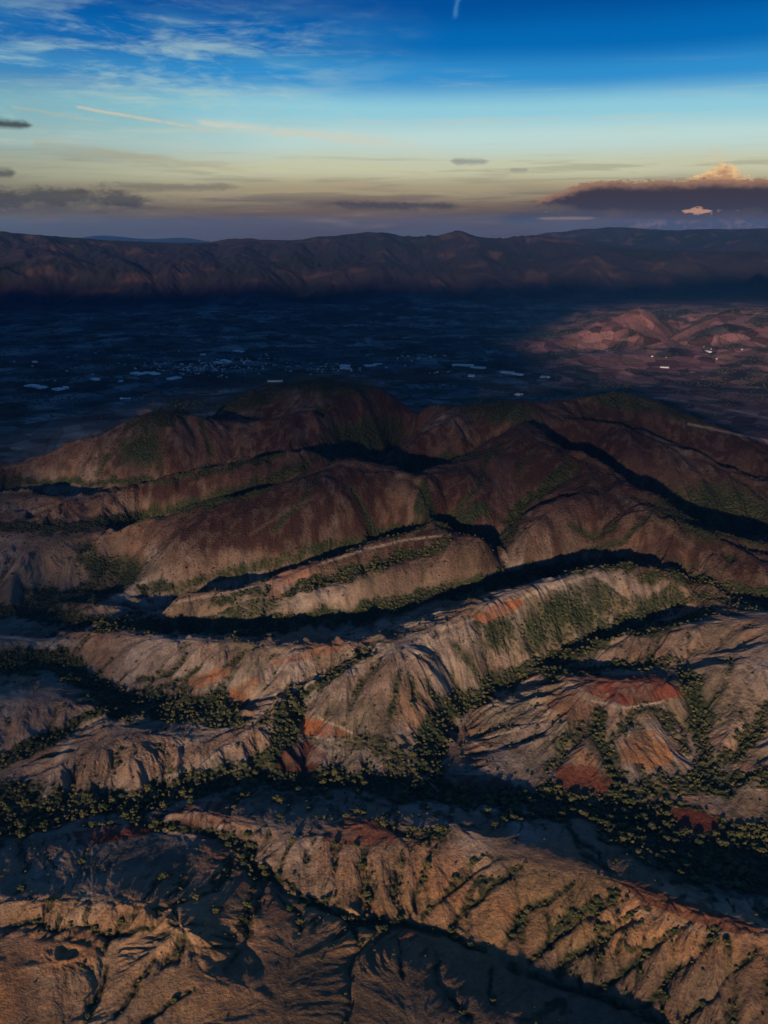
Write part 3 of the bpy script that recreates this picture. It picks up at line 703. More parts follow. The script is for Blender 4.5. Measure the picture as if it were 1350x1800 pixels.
# soft oddly shaped fields and clearings of another tone, and dirt tracks
for (cx, cy, rx, ry, ro, c, a) in [(110,1190,45,16,5,(.24,.23,.18),.8),(230,1330,90,45,-15,(.27,.17,.10),.7),(320,1280,60,10,10,(.22,.19,.14),.6),(600,1290,50,16,20,(.27,.20,.10),.7),
    (250,1500,110,35,0,(.12,.10,.075),.75),(390,1505,40,26,20,(.2,.085,.05),.7),(900,1230,60,30,-15,(.30,.25,.17),.7),(1020,1330,22,18,0,(.36,.18,.09),.6),(1110,1255,40,10,10,(.38,.24,.13),.6),
    (1290,1290,30,20,0,(.38,.26,.17),.8),(700,1360,40,26,10,(.20,.15,.10),.6),(520,1440,90,26,5,(.22,.17,.11),.6),(760,1440,80,20,5,(.25,.22,.17),.6),(900,1160,40,16,0,(.34,.24,.17),.5),
    (430,1540,24,36,20,(.22,.085,.05),.6),(640,1590,26,9,10,(.30,.10,.05),.7),(720,1640,36,8,15,(.25,.08,.045),.6),(480,1560,30,60,0,(.18,.09,.06),.5),(90,1000,70,26,-10,(.27,.18,.11),.7),(100,1130,40,8,0,(.42,.34,.26),.7),
    (940,607,70,10,3,(.30,.12,.09),.8),(60,1600,80,20,0,(.28,.19,.10),.5),(240,1740,120,50,0,(.34,.21,.10),.6)]:
    colr = lerp(colr, C(*c), blob(cx, cy, rx, ry, ro) * a * (fid == 0) * (1 - np.clip(forest, 0, 1)))
TRACKS = [([(535,1160),(470,1240),(420,1300),(340,1350),(280,1370)], 5, .45), ([(180,1258),(130,1290),(100,1340),(78,1400)], 5, .5), ([(618,1288),(560,1262)], 2, .8), ([(525,1303),(578,1322)], 2.5, .9),
    ([(820,1305),(900,1285),(960,1262),(975,1220),(1020,1200)], 2, .6), ([(1040,1232),(1100,1245),(1160,1235),(1190,1215)], 1.6, .7), ([(960,1165),(820,1310),(740,1370)], 1.4, .3), ([(780,1105),(860,1080),(930,1045),(1050,1008)], 3, .5),
    ([(700,1165),(690,1130),(760,1112)], 2, .4), ([(545,1500),(570,1460),(600,1440)], 3, .6), ([(1345,1640),(1240,1640),(1180,1620),(1120,1600)], 1.6, .5), ([(0,1118),(50,1125),(98,1140)], 3, .7),
    ([(300,1060),(400,1042),(480,1022)], 2.5, .5), ([(560,992),(640,966),(720,948),(790,940)], 2.0, .5), ([(440,940),(500,900),(560,870)], 3, .08), ([(230,1090),(300,1070)], 3, .4),
    ([(1085,870),(1180,930),(1215,960)], 6, .1), ([(1210,745),(1350,775)], 1., .5), ([(1150,700),(1250,712),(1350,735)], 1, .4), ([(690,1180),(780,1120)], 3, .3), ([(1200,1100),(1350,1078)], 3, .35),
    ([(815,1295),(860,1320),(900,1370)], 1.8, .4), ([(1245,1590),(1255,1610),(1300,1625),(1330,1640)], 2, .6), ([(710,1330),(770,1390)], 1.6, .5)]
for pts, w, a in TRACKS:
    ii, d, t = line_dist(pts, 1.0, 20)
    k = (np.exp(-(d / max(w, 2.0)) ** 2) * min(.95, a * 1.35) * (fid[ii] == 0))[:, None]
    colr[ii] = colr[ii] * (1 - k) + C(.44,.34,.245) * k
    forest[ii] *= (1 - k[:, 0])
# field boundaries on the hill
for pts in ([(960,1210),(1010,1250),(1060,1262),(1120,1258),(1170,1262)], [(1050,1252),(1048,1300),(1000,1345)], [(870,1250),(960,1262)], [(830,1275),(900,1268),(960,1250)], [(590,1290),(585,1325)], [(110,1205),(170,1215)], [(1250,1290),(1310,1300)]):
    ii, d, t = line_dist(pts, 1.0, 12); k = (np.exp(-(d / 1.6) ** 2) * .55)[:, None]
    colr[ii] = colr[ii] * (1 - k) + C(.06,.055,.035) * k

# ------------------------------------------------------------------ materials
def new_mat(name, rough=.95):
    m = bpy.data.materials.new(name); m.use_nodes = True
    t = m.node_tree; E.nt = t
    p = t.nodes['Principled BSDF']; p.inputs['Roughness'].default_value = rough
    p.inputs['Specular IOR Level'].default_value = .15
    return m, t, p
def plain(name, c, rough=.9, var=.25, scale=.8):
    m, t, p = new_mat(name, rough)
    g = t.nodes.new('ShaderNodeTexCoord')
    n = noise(g.outputs['Object'], scale, 4, .6)
    f = n * (2 * var) + (1 - var)
    t.links.new(mixc(1.0, (*c,), combine(f, f, f), 'MULTIPLY'), p.inputs['Base Color'])
    return m
def ground_material(name):
    m, t, p = new_mat(name, 1.0)
    at = t.nodes.new('ShaderNodeAttribute'); at.attribute_name = 'soil'
    av = t.nodes.new('ShaderNodeAttribute'); av.attribute_name = 'cover'
    g = t.nodes.new('ShaderNodeNewGeometry'); pos = g.outputs['Position']
    sc = t.nodes.new('ShaderNodeSeparateXYZ'); t.links.new(av.outputs['Color'], sc.inputs[0])
    scr, forst, rr = (E(sc.outputs[i]) for i in range(3))
    f1 = noise(pos, .35, 6, .7); f2 = noise(pos, .09, 6, .65)
    k = f1 * 1.3 + f2 * .9 - .1
    c = mixc(1.0, at.outputs['Color'], combine(k, k, k), 'MULTIPLY')
    # bushes: dots of reddish and green scrub
    v = voronoi(pos, .21); vd = E(v.outputs['Distance']); vc = E(v.outputs['Color'])
    cl = noise(pos, .018, 4, .6)
    dots = sstep(vd, .55, .25) * sstep(vc + cl * .8 - .4, .75, .35)
    c = mixc((dots * sstep(scr, .1, .7) * .35).clamp(), c, mixc(sstep(vc, .3, .6), (.022, .03, .013), (.055, .03, .02)))
    lone = sstep(vd, .42, .2) * sstep(vc, .16, .08) * sstep(cl, .42, .56)
    c = mixc((lone * (1 - rr) * .8).clamp(), c, (.04, .042, .02))
    # the valley floor: a patchwork of small fields with dark hedges
    wp = t.nodes.new('ShaderNodeVectorMath'); wp.operation = 'MULTIPLY'; wp.inputs[1].default_value = (1, .62, 0); t.links.new(pos, wp.inputs[0])
    fv = voronoi(wp.outputs[0], .012, .9); fc = E(fv.outputs['Color']); fd = t.nodes.new('ShaderNodeTexVoronoi'); fd.feature = 'DISTANCE_TO_EDGE'
    fd.inputs['Scale'].default_value = .012; fd.inputs['Randomness'].default_value = .9; t.links.new(wp.outputs[0], fd.inputs['Vector'])
    fn = noise(pos, .0022, 5, .6); kk = fc * 2.0 + .15
    c = mixc((rr * .9).clamp(), c, mixc(1.0, c, combine(kk, kk, kk), 'MULTIPLY'))
    c = mixc((rr * sstep(E(fd.outputs['Distance']) + fn * .2, .16, .11) * .45).clamp(), c, (.014, .02, .014))
    v2 = voronoi(pos, .14); d2 = E(v2.outputs['Distance']); c2 = E(v2.outputs['Color'])
    c = mixc((sstep(forst, .2, .7) * sstep(d2, .7, .2) * .7).clamp(), c, mixc(c2, (.02, .034, .014), (.055, .06, .022)))
    t.links.new(c, p.inputs['Base Color'])
    b = t.nodes.new('ShaderNodeBump'); b.inputs['Strength'].default_value = 1.0; b.inputs['Distance'].default_value = 1.0
    hgt = f1 * 1.6 + f2 * 3.0 + sstep(vd, .6, .1) * scr * 1.3 + sstep(d2, .8, .1) * forst * 3.5
    t.links.new(hgt.s, b.inputs['Height']); t.links.new(b.outputs[0], p.inputs['Normal'])
    return m
M_GROUND = ground_material('hill_ground'); M_FIELD = ground_material('field_soil')

# ------------------------------------------------------------------ the ground objects (one relief, cut where its parts meet)
gx, gy = grad(Zt)
nrm = np.stack([-gx, -gy, np.ones_like(gx)], -1); nrm /= np.linalg.norm(nrm, axis=-1, keepdims=True)
V = np.stack([GX, GY, Zt], -1).reshape(-1, 3).astype(np.float32)
NR = nrm.reshape(-1, 3).astype(np.float32)
cover = np.stack([np.clip(scrub, 0, 1), np.clip(forest, 0, 1), vf * (1 - smooth(GR, 7600, 9000))], -1).reshape(-1, 3).astype(np.float32)
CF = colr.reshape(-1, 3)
i0 = (np.arange(nl-1)[:, None] * na + np.arange(na-1)[None])
Q = np.stack([i0, i0 + 1, i0 + na + 1, i0 + na], -1)
fq = fid[:-1, :-1]
rq = GR[:-1, :-1]; bq = base[:-1, :-1]; pyq = PY[:-1, :-1]
terr = np.where(rq < 1320 + 200 * np.sin(AA[:-1] * 5)[None], 1, np.where(rq < 3500, 2, np.where(rq < 7600, 3, 4)))
names = {1: ('foreground_hills', 'bare tan and grey foreground hills cut by gullies'), 2: ('wooded_hills', 'reddish brown scrub covered hills in the middle distance'),
         3: ('valley_floor', 'dark blue valley floor with villages'), 4: ('mountains', 'long dark mountain range on the horizon')}
def link_mesh(name, me, parent=None):
    o = bpy.data.objects.new(name, me); COL.objects.link(o)
    if parent: o.parent = parent
    return o
def fast_mesh(name, verts, faces, mats=(), smooth_=False):
    me = bpy.data.meshes.new(name); nv = len(verts); nf, k = faces.shape
    me.vertices.add(nv); me.vertices.foreach_set('co', np.ascontiguousarray(verts, np.float32).ravel())
    me.loops.add(nf * k); me.loops.foreach_set('vertex_index', np.ascontiguousarray(faces, np.int32).ravel())
    me.polygons.add(nf); me.polygons.foreach_set('loop_start', np.arange(0, nf * k, k, dtype=np.int32))
    me.polygons.foreach_set('loop_total', np.full(nf, k, np.int32))
    if smooth_: me.polygons.foreach_set('use_smooth', np.ones(nf, bool))
    for m in mats: me.materials.append(m)
    me.update(calc_edges=True)
    return me
def ground_part(name, mask, mat):
    F = Q[mask].reshape(-1, 4)
    u, inv = np.unique(F, return_inverse=True)
    me = fast_mesh(name, V[u], inv.reshape(-1, 4), [mat], True)
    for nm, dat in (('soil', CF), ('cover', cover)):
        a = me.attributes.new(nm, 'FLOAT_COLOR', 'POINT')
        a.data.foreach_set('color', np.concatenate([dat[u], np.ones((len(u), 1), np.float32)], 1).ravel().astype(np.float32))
    me.normals_split_custom_set_from_vertices(NR[u].tolist() if len(u) < 400000 else NR[u])
    return link_mesh(name, me)
for k, (nm, lb) in names.items():
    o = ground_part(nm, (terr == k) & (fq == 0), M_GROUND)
    o['kind'] = 'structure'; o['label'] = lb
for k, (nm, lb, c, poly) in enumerate(FIELDS):
    m = fq == k + 1
    if m.sum() < 8: print('field lost', lb); continue
    o = ground_part(nm, m, M_FIELD); o['kind'] = 'structure'; o['label'] = lb

#PART2
# ------------------------------------------------------------------ picking points on the ground
def ground_at(px, py):
    if 575 < py < 720:                                   # the open valley floor
        z = 0.0
        for _ in range(4):
            x, y, _z = at_z(px, py, z); z = z * .3 + height(x, y) * .7
        return x, y, height(x, y)
    x, y, z = pix_dir(px, py); a = atan2(x, y); t = z / math.hypot(x, y)
    j = int(np.argmin(np.abs(AA - a))); rz = CAM_H + t * Rr[:, 0]
    hit = np.nonzero((Zt[:, j] >= rz) & (Rr[:, 0] > 300))[0]
    i = hit[0] if len(hit) else nl - 40
    return float(GX[i, j]), float(GY[i, j]), float(Zt[i, j])
def height(x, y):
    a = atan2(x, y); l = log(math.hypot(x, y))
    j = min(max(int(np.searchsorted(AA, a)) - 1, 0), na - 2); i = min(max(int(np.searchsorted(LL, l)) - 1, 0), nl - 2)
    u = (a - AA[j]) / (AA[j+1] - AA[j]); v = (l - LL[i]) / (LL[i+1] - LL[i])
    return float((Zt[i, j] * (1-u) + Zt[i, j+1] * u) * (1-v) + (Zt[i+1, j] * (1-u) + Zt[i+1, j+1] * u) * v)
# what the camera can see of each ground vertex
vis = np.zeros(base.shape, bool)
ang = (Zt - CAM_H) / Rr
run = np.maximum.accumulate(ang, axis=0)
vis = (ang >= run - 0.0015) & (PX > -5) & (PX < 1355) & (PY > 0) & (PY < 1805)
vis2 = (ang >= run - 0.02) & (PX > -150) & (PX < 1500) & (PY > 0) & (PY < 1900)

# ------------------------------------------------------------------ trees
def leaf_material(name, c0, c1, attr=None):
    m, t, p = new_mat(name, .9)
    if attr:
        a = t.nodes.new('ShaderNodeAttribute'); a.attribute_name = attr; rnd = E(a.outputs['Fac'])
    else:
        o = t.nodes.new('ShaderNodeObjectInfo'); rnd = E(o.outputs['Random'])
    g = t.nodes.new('ShaderNodeNewGeometry')
    n = noise(g.outputs['Position'], .9, 3, .6)
    t.links.new(mixc((rnd * .8 + n * .5 - .15).clamp(), c0, c1), p.inputs['Base Color'])
    return m
M_LEAF = leaf_material('tree_leaves', (.030, .050, .020), (.115, .110, .040))
M_LEAFS = leaf_material('scrub_leaves', (.026, .044, .020), (.110, .098, .040), 'tone')
M_BARK = plain('bark', (.10, .075, .055))
def ico(sub):
    import bmesh
    bm = bmesh.new(); bmesh.ops.create_icosphere(bm, subdivisions=sub, radius=1.0)
    v = np.array([x.co[:] for x in bm.verts]); f = np.array([[q.index for q in x.verts] for x in bm.faces]); bm.free()
    return v, f
ICO1, ICO2 = ico(1), ico(2)
def tube(p0, p1, r0, r1, n=6):
    p0, p1 = np.array(p0, float), np.array(p1, float); d = p1 - p0; d /= np.linalg.norm(d)
    a = np.cross(d, (0, .3, 1) if abs(d[2]) < .9 else (1, 0, 0)); a /= np.linalg.norm(a); b = np.cross(d, a)
    vs = []
    for p, r in ((p0, r0), (p1, r1)):
        for k in range(n): vs.append(p + r * (a * cos(2*pi*k/n) + b * sin(2*pi*k/n)))
    fs = []
    for k in range(n):
        q = (k + 1) % n; fs += [(k, q, n + q), (k, n + q, n + k)]
    return np.array(vs), np.array(fs)
def join(parts):
    V_, F_, o = [], [], 0
    for v, f in parts: V_.append(v); F_.append(f + o); o += len(v)
    return np.concatenate(V_), np.concatenate(F_)
def crown_geometry(seed, wide=1.0):
    r = np.random.default_rng(seed); parts = []
    nb = 6 + seed % 4
    lumps = [((0, 0, 2.9), 1.7)]
    for k in range(nb):
        a = 2*pi*k/nb + r.uniform(-.4, .4); d = r.uniform(1.0, 2.1) * wide
        lumps.append(((d * cos(a), d * sin(a), r.uniform(2.0, 3.5)), r.uniform(.75, 1.4)))
    for c, s in lumps:
        v, f = ICO2
        v = v * (1 + r.uniform(-.28, .28, (len(v), 1))) * s * np.array([1, 1, .78]) + np.array(c)
        parts.append((v, f))
        n = 46                                           # leaf sprays standing off the lumps
        d = r.normal(size=(n, 3)); d /= np.linalg.norm(d, axis=1)[:, None]; d[:, 2] = np.abs(d[:, 2]) * .9 - .25
        ctr = np.array(c) + d * s * np.array([1, 1, .8]) * r.uniform(.9, 1.28, (n, 1))
        e1 = r.normal(size=(n, 3)) * .26; e2 = r.normal(size=(n, 3)) * .26
        vv = np.stack([ctr + e1, ctr + e2, ctr - e1 * .7 - e2 * .5], 1).reshape(-1, 3)
        parts.append((vv, np.arange(3*n).reshape(-1, 3)))
    return join(parts)
def trunk_geometry(seed):
    r = np.random.default_rng(seed + 50); parts = [tube((0, 0, -.5), (.1, 0, 1.5), .22, .16)]
    for k in range(3):
        a = 2*pi*k/3 + r.uniform(-.4, .4)
        parts.append(tube((.1, 0, 1.4), (1.1*cos(a), 1.1*sin(a), 2.6), .13, .05))
    return join(parts)
PROTO = []
for k in range(6):
    cv, cf = crown_geometry(k, 1.0 + .12 * (k % 3)); tv, tf = trunk_geometry(k)
    PROTO.append((fast_mesh('tree_crown_mesh', cv, cf, [M_LEAF]), fast_mesh('tree_trunk_mesh', tv, tf, [M_BARK])))

area = (Rr ** 2) * np.gradient(LL)[:, None] * np.gradient(AA)[None]
okfield = (fid == 0)
wgt = area * np.clip(forest - .25, 0, 1) ** 1.3 * okfield * vis2 * (GR < 1650)
wgt2 = area * (.012 + .05 * smooth(n_big, .5, .6)) * okfield * vis * (GR < 1500) * (GR > 600)
r_ = np.random.default_rng(11)
flat = (wgt + wgt2).ravel(); cum = np.cumsum(flat); total = cum[-1]
NT = int(min(19000, total / 26)); print('near tree area', total, NT)
pick = np.unique(np.searchsorted(cum, r_.random(NT) * total))
tx, ty, tz = GX.ravel()[pick], GY.ravel()[pick], Zt.ravel()[pick]
trr = np.hypot(tx, ty); tfor = forest.ravel()[pick]
tsz = r_.uniform(.62, 1.18, len(pick)) ** 2 * np.where(tfor < .3, .7, 1.0) * np.clip(trr / 900, .55, 1.0)
tpx, tpy = PX.ravel()[pick], PY.ravel()[pick]
inside = (tpx > 12) & (tpx < 1338) & (tpy < 1788) & vis.ravel()[pick]
order = np.argsort(-(tsz / trr) * inside - 0)
big_i = order[:300]; rest_i = order[300:]
AREAS = [ # (test, label, group)
 (lambda x, y: y > 1640 and x < 480, 'low dark tree in the gullies of the lower left slope'),
 (lambda x, y: y > 1640 and x < 900, 'low dark tree in the dry gullies below the narrow foreground stream'),
 (lambda x, y: y > 1560 and x >= 900, 'dark bush in the eroded gullies at the right of the lit foreground slope'),
 (lambda x, y: y > 1500 and x >= 560, 'small bush in the gullies of the golden lit foreground slope'),
 (lambda x, y: y > 1500, 'dark tree along the narrow stream in the lower left part of the hills'),
 (lambda x, y: y > 1395 and x > 1050, 'dark green tree in the wood round the red and tan fields at lower right'),
 (lambda x, y: y > 1395 and x < 420, 'green tree at the lower left end of the wooded creek'),
 (lambda x, y: y > 1425, 'small tree on the back slope of the foreground ridge'),
 (lambda x, y: y > 1360, 'rounded green tree in the wooded creek crossing the near valley'),
 (lambda x, y: x < 480, 'rounded tree in the green valleys round the low hills on the left'),
 (lambda x, y: x < 700, 'yellow green tree in the ravine beside the orange and dark red fields'),
 (lambda x, y: x < 960, 'rounded tree in the ravine between the pale fan slope and the field covered hill'),
 (lambda x, y: True, 'rounded tree in the ravines around the field covered hill on the right')]
def tree_label(x, y):
    for k, a in enumerate(AREAS):
        if a[0](x, y): return a[1], a[1].split(' ', 1)[1].replace('tree', 'trees', 1).replace('bush', 'bushes', 1)
for n_, i in enumerate(big_i):
    cm, tm = PROTO[int(r_.integers(0, 6))]
    x, y, z, s = float(tx[i]), float(ty[i]), float(tz[i]), float(tsz[i])
    shrub = 'bush' in tree_label(tpx[i], tpy[i])[0]
    t = bpy.data.objects.new('bush' if shrub else 'tree', None); COL.objects.link(t)
    t.location = (x, y, z - (.9 * s if shrub else .3 * s)); t.rotation_euler = (0, 0, r_.uniform(0, 6.28)); t.empty_display_size = 1
    sc = s * 1.25
    t.scale = (sc, sc, sc * r_.uniform(.75, 1.1))
    lb, gp = tree_label(tpx[i], tpy[i])
    t['label'] = lb; t['category'] = 'bush' if 'bush' in lb else 'tree'; t['group'] = gp
    link_mesh('trunk', tm, t); link_mesh('crown', cm, t)
M_DRY = leaf_material('dry_scrub_leaves', (.020, .024, .014), (.060, .030, .026), 'tone')
def scatter(name, xs, ys, zs, ss, geo_list, tone, label, sink=.0, flatten=1.0, mat=None):
    VV, FF, TT, off = [], [], [], 0
    g = np.random.default_rng(5); kinds = g.integers(0, len(geo_list), len(xs))
    for k, (v, f) in enumerate(geo_list):
        sel = np.nonzero(kinds == k)[0]
        if not len(sel): continue
        a = g.uniform(0, 6.28, len(sel)); c, s = np.cos(a), np.sin(a)
        sc = ss[sel]
        vx = (v[None, :, 0] * c[:, None] - v[None, :, 1] * s[:, None]) * sc[:, None] + xs[sel][:, None]
        vy = (v[None, :, 0] * s[:, None] + v[None, :, 1] * c[:, None]) * sc[:, None] + ys[sel][:, None]
        vz = v[None, :, 2] * sc[:, None] * flatten + (zs[sel] - sink * sc)[:, None]
        VV.append(np.stack([vx, vy, vz], -1).reshape(-1, 3))
        FF.append((f[None] + (np.arange(len(sel)) * len(v))[:, None, None]).reshape(-1, 3) + off)
        TT.append(np.repeat(tone[sel], len(v))); off += len(sel) * len(v)
    me = fast_mesh(name, np.concatenate(VV), np.concatenate(FF), [mat or M_LEAFS])
    at = me.attributes.new('tone', 'FLOAT', 'POINT'); at.data.foreach_set('value', np.concatenate(TT).astype(np.float32))
    o = link_mesh(name, me); o['kind'] = 'stuff'; o['label'] = label
    return o
def shrub_geo(seed, ic, n=4):
    r = np.random.default_rng(seed); parts = []
    for k in range(n):
        a = 2*pi*k/n + r.uniform(-.5, .5); d = r.uniform(.5, 1.3) if k else 0
        v, f = ic
        parts.append((v * (1 + r.uniform(-.35, .35, (len(v), 1))) * r.uniform(.9, 1.5) * np.array([1, 1, .85]) + np.array([d*cos(a), d*sin(a), 1.6 + r.uniform(-.3, .8)]), f))
    return join(parts)
scatter('woodland', tx[rest_i], ty[rest_i], tz[rest_i], tsz[rest_i] * 1.3, [shrub_geo(k, ICO1, 4) for k in range(6)], r_.random(len(rest_i)) ** 1.3,
        'thick growth of small trees and bushes in the ravines', .4)
wgt = area * (np.clip(forest, 0, 1) ** 1.2 * .8 + scrub * .35) * okfield * vis2 * (GR >= 1500) * (GR < 3300)
cum = np.cumsum(wgt.ravel()); pick2 = np.unique(np.searchsorted(cum, r_.random(26000) * cum[-1]))
print('mid scrub area', cum[-1])
f2 = forest.ravel()[pick2]
scatter('scrub', GX.ravel()[pick2], GY.ravel()[pick2], Zt.ravel()[pick2], r_.uniform(.5, 1.25, len(pick2)) ** 1.4 * 1.5, [shrub_geo(20 + k, ICO1, 2) for k in range(5)],
        np.where(f2 > .4, r_.random(len(pick2)) * .55, .25 + .75 * r_.random(len(pick2))), 'dense low scrub over the middle hills', 1.1, .8, M_DRY)
wgt = area * (smooth(fbm(GX, GY, 170, 6, 113, .6), .46, .56) + .06) * okfield * (GR > 3400) * (GR < 7600) * vis
cum = np.cumsum(wgt.ravel()); pick3 = np.unique(np.searchsorted(cum, r_.random(15000) * cum[-1]))
scatter('valley_trees', GX.ravel()[pick3], GY.ravel()[pick3], Zt.ravel()[pick3], r_.uniform(1.2, 3.2, len(pick3)), [shrub_geo(30 + k, ICO1, 2) for k in range(4)],
        r_.random(len(pick3)) * .5, 'dark trees and hedges scattered between the valley fields', .6, .9)

# ------------------------------------------------------------------ village, greenhouses, pond on the valley floor
M_WALL = [plain('wall_white', (.55, .54, .50)), plain('wall_cream', (.42, .36, .28)), plain('wall_pink', (.55, .38, .30))]
M_ROOF = [plain('roof_tin', (.42, .44, .45), .6), plain('roof_white', (.55, .55, .54)), plain('roof_tile', (.36, .16, .10)), plain('roof_blue', (.30, .50, .62))]
M_PLASTIC = plain('greenhouse_plastic', (.60, .64, .64), .45, .08); M_FRAME = plain('greenhouse_frame', (.45, .46, .47), .6)
M_DOOR = plain('door_paint', (.10, .08, .07)); M_GLASS = plain('window_glass', (.05, .06, .08), .2)
def box(x0, x1, y0, y1, z0, z1):
    v = np.array([(x, y, z) for z in (z0, z1) for y in (y0, y1) for x in (x0, x1)], float)
    f = np.array([(0,2,3),(0,3,1),(4,5,7),(4,7,6),(0,1,5),(0,5,4),(1,3,7),(1,7,5),(3,2,6),(3,6,7),(2,0,4),(2,4,6)])
    return v, f
def gable_roof(w, d, h, rise, over=.5):
    a, b = w/2 + over, d/2 + over; th = .25
    v = np.array([(-a,-b,h),(a,-b,h),(a,b,h),(-a,b,h),(-a,0,h+rise),(a,0,h+rise)], float)
    f = np.array([(0,1,5),(0,5,4),(2,3,4),(2,4,5),(3,0,4),(1,2,5),(0,3,2),(0,2,1)])
    return v, f
def flat_roof(w, d, h):
    return join([box(-w/2-.2, w/2+.2, -d/2-.2, d/2+.2, h, h+.3), box(-w/2-.2, w/2+.2, -d/2-.2, -d/2, h+.3, h+.9), box(-w/2-.2, w/2+.2, d/2, d/2+.2, h+.3, h+.9),
                 box(-w/2-.2, -w/2, -d/2, d/2, h+.3, h+.9), box(w/2, w/2+.2, -d/2, d/2, h+.3, h+.9)])
HOUSE = []
for k, (w, d, h, rf, wl, gab) in enumerate([(14, 10, 4, 1, 0, 0), (20, 12, 6.5, 0, 0, 1), (12, 9, 3.5, 2, 1, 1), (17, 11, 3.6, 3, 0, 1), (24, 13, 5.5, 1, 1, 0), (11, 10, 6.5, 0, 2, 0)]):
    wins = [box(x-.7, x+.7, -d/2-.08, -d/2+.05, 1.2, 2.6) for x in np.linspace(-w/2+2.5, w/2-2.5, 3) if abs(x) > 1.5]
    HOUSE.append((fast_mesh('house_wall_mesh', *box(-w/2, w/2, -d/2, d/2, -3, h), [M_WALL[wl]]),
                  fast_mesh('house_roof_mesh', *(gable_roof(w, d, h, 2.2) if gab else flat_roof(w, d, h)), [M_ROOF[rf]]),
                  fast_mesh('house_door_mesh', *box(-.7, .7, -d/2-.1, -d/2+.05, 0, 2.2), [M_DOOR]),
                  [fast_mesh('house_window_mesh', *w_, [M_GLASS]) for w_ in wins], ('white flat roofed', 'tin roofed two storey', 'tile roofed cream', 'blue roofed', 'long cream flat roofed', 'pinkish two storey')[k]))
def place_house(px, py, kind, where, s=1.0, group=None):
    x, y, z = ground_at(px, py); w, rf, dr, wi, nm = HOUSE[kind]
    h = bpy.data.objects.new('house', None); COL.objects.link(h)
    h.location = (x, y, z + .2); h.rotation_euler = (0, 0, r_.choice([0, pi/2]) + r_.uniform(-.35, .35)); h.scale = (s, s, s)
    h['label'] = f'small {nm} house {where}'; h['category'] = 'house'; h['group'] = group or f'houses {where}'
    link_mesh('wall', w, h); link_mesh('roof', rf, h); link_mesh('door', dr, h)
    for q in wi: link_mesh('window', q, h)
def cluster(n, cx, cy, sx, sy, where, s=1.0):
    for _ in range(n):
        a = r_.normal(size=2); px, py = cx + a[0] * sx, cy + a[1] * sy
        if 4 < px < 1346: place_house(px, min(max(py, 560), 715), int(r_.choice([0, 0, 1, 1, 2, 3, 4, 5])), where, s * r_.uniform(.45, .95))
cluster(95, 360, 648, 36, 7, 'in the middle of the valley village', 1.0)
cluster(48, 440, 640, 40, 8, 'at the right end of the valley village', 1.0)
cluster(24, 268, 640, 40, 10, 'among dark fields left of the valley village')
cluster(22, 560, 648, 30, 6, 'behind the top of the dark hill')
cluster(14, 606, 646, 14, 3, 'beside the big white sheds', 1.1)
cluster(20, 735, 632, 26, 7, 'in the hamlet above the long greenhouses')
cluster(5, 770, 655, 20, 2, 'in a row below the long greenhouses')
cluster(7, 1200, 625, 70, 14, 'on the red lit slopes at the right', .7)
cluster(8, 90, 640, 60, 14, 'in the dark fields at the far left')
M_POND = new_mat('pond_water', .08)[0]
M_POND.node_tree.nodes['Principled BSDF'].inputs['Base Color'].default_value = (.10, .14, .16, 1)
M_POND.node_tree.nodes['Principled BSDF'].inputs['Specular IOR Level'].default_value = .5
def greenhouse(px0, py0, px1, py1, depth, label, h=6.0):
    a = ground_at(px0, py0); b = ground_at(px1, py1)
    z = (a[2] + b[2]) / 2
    L = math.hypot(b[0]-a[0], b[1]-a[1]); ang_ = atan2(b[1]-a[1], b[0]-a[0])
    g = bpy.data.objects.new('greenhouse', None); COL.objects.link(g)
    g.location = ((a[0]+b[0])/2, (a[1]+b[1])/2, max(a[2], b[2], z) + .3); g.rotation_euler = (0, 0, ang_)
    g['label'] = label; g['category'] = 'greenhouse'; g['group'] = 'white greenhouses on the valley floor'
    n = max(2, int(L / 10)); w = L / n; vs, fs = [], []
    K = 6
    for k in range(n):                                   # one arched bay beside the other
        o = len(vs)
        for q in range(K + 1):
            t = q / K; x = -L/2 + (k + t) * w; zz = h * .62 + h * .38 * sin(pi * t)
            vs += [(x, -depth/2, zz), (x, depth/2, zz)]
        for q in range(K):
            i = o + 2*q; fs += [(i, i+2, i+3), (i, i+3, i+1)]
    link_mesh('roof', fast_mesh('greenhouse_roof_mesh', np.array(vs), np.array(fs), [M_PLASTIC]), g)
    link_mesh('wall', fast_mesh('greenhouse_wall_mesh', *join([box(-L/2, L/2, -depth/2, -depth/2+.15, -3, h*.62-.05), box(-L/2, L/2, depth/2-.15, depth/2, -3, h*.62-.05),
        box(-L/2, -L/2+.15, -depth/2+.2, depth/2-.2, -3, h*.62-.05), box(L/2-.15, L/2, -depth/2+.2, depth/2-.2, -3, h*.62-.05)]), [M_PLASTIC]), g)
    link_mesh('door', fast_mesh('greenhouse_door_mesh', *box(-1.5, 1.5, -depth/2-.1, -depth/2+.1, 0, 3), [M_FRAME]), g)
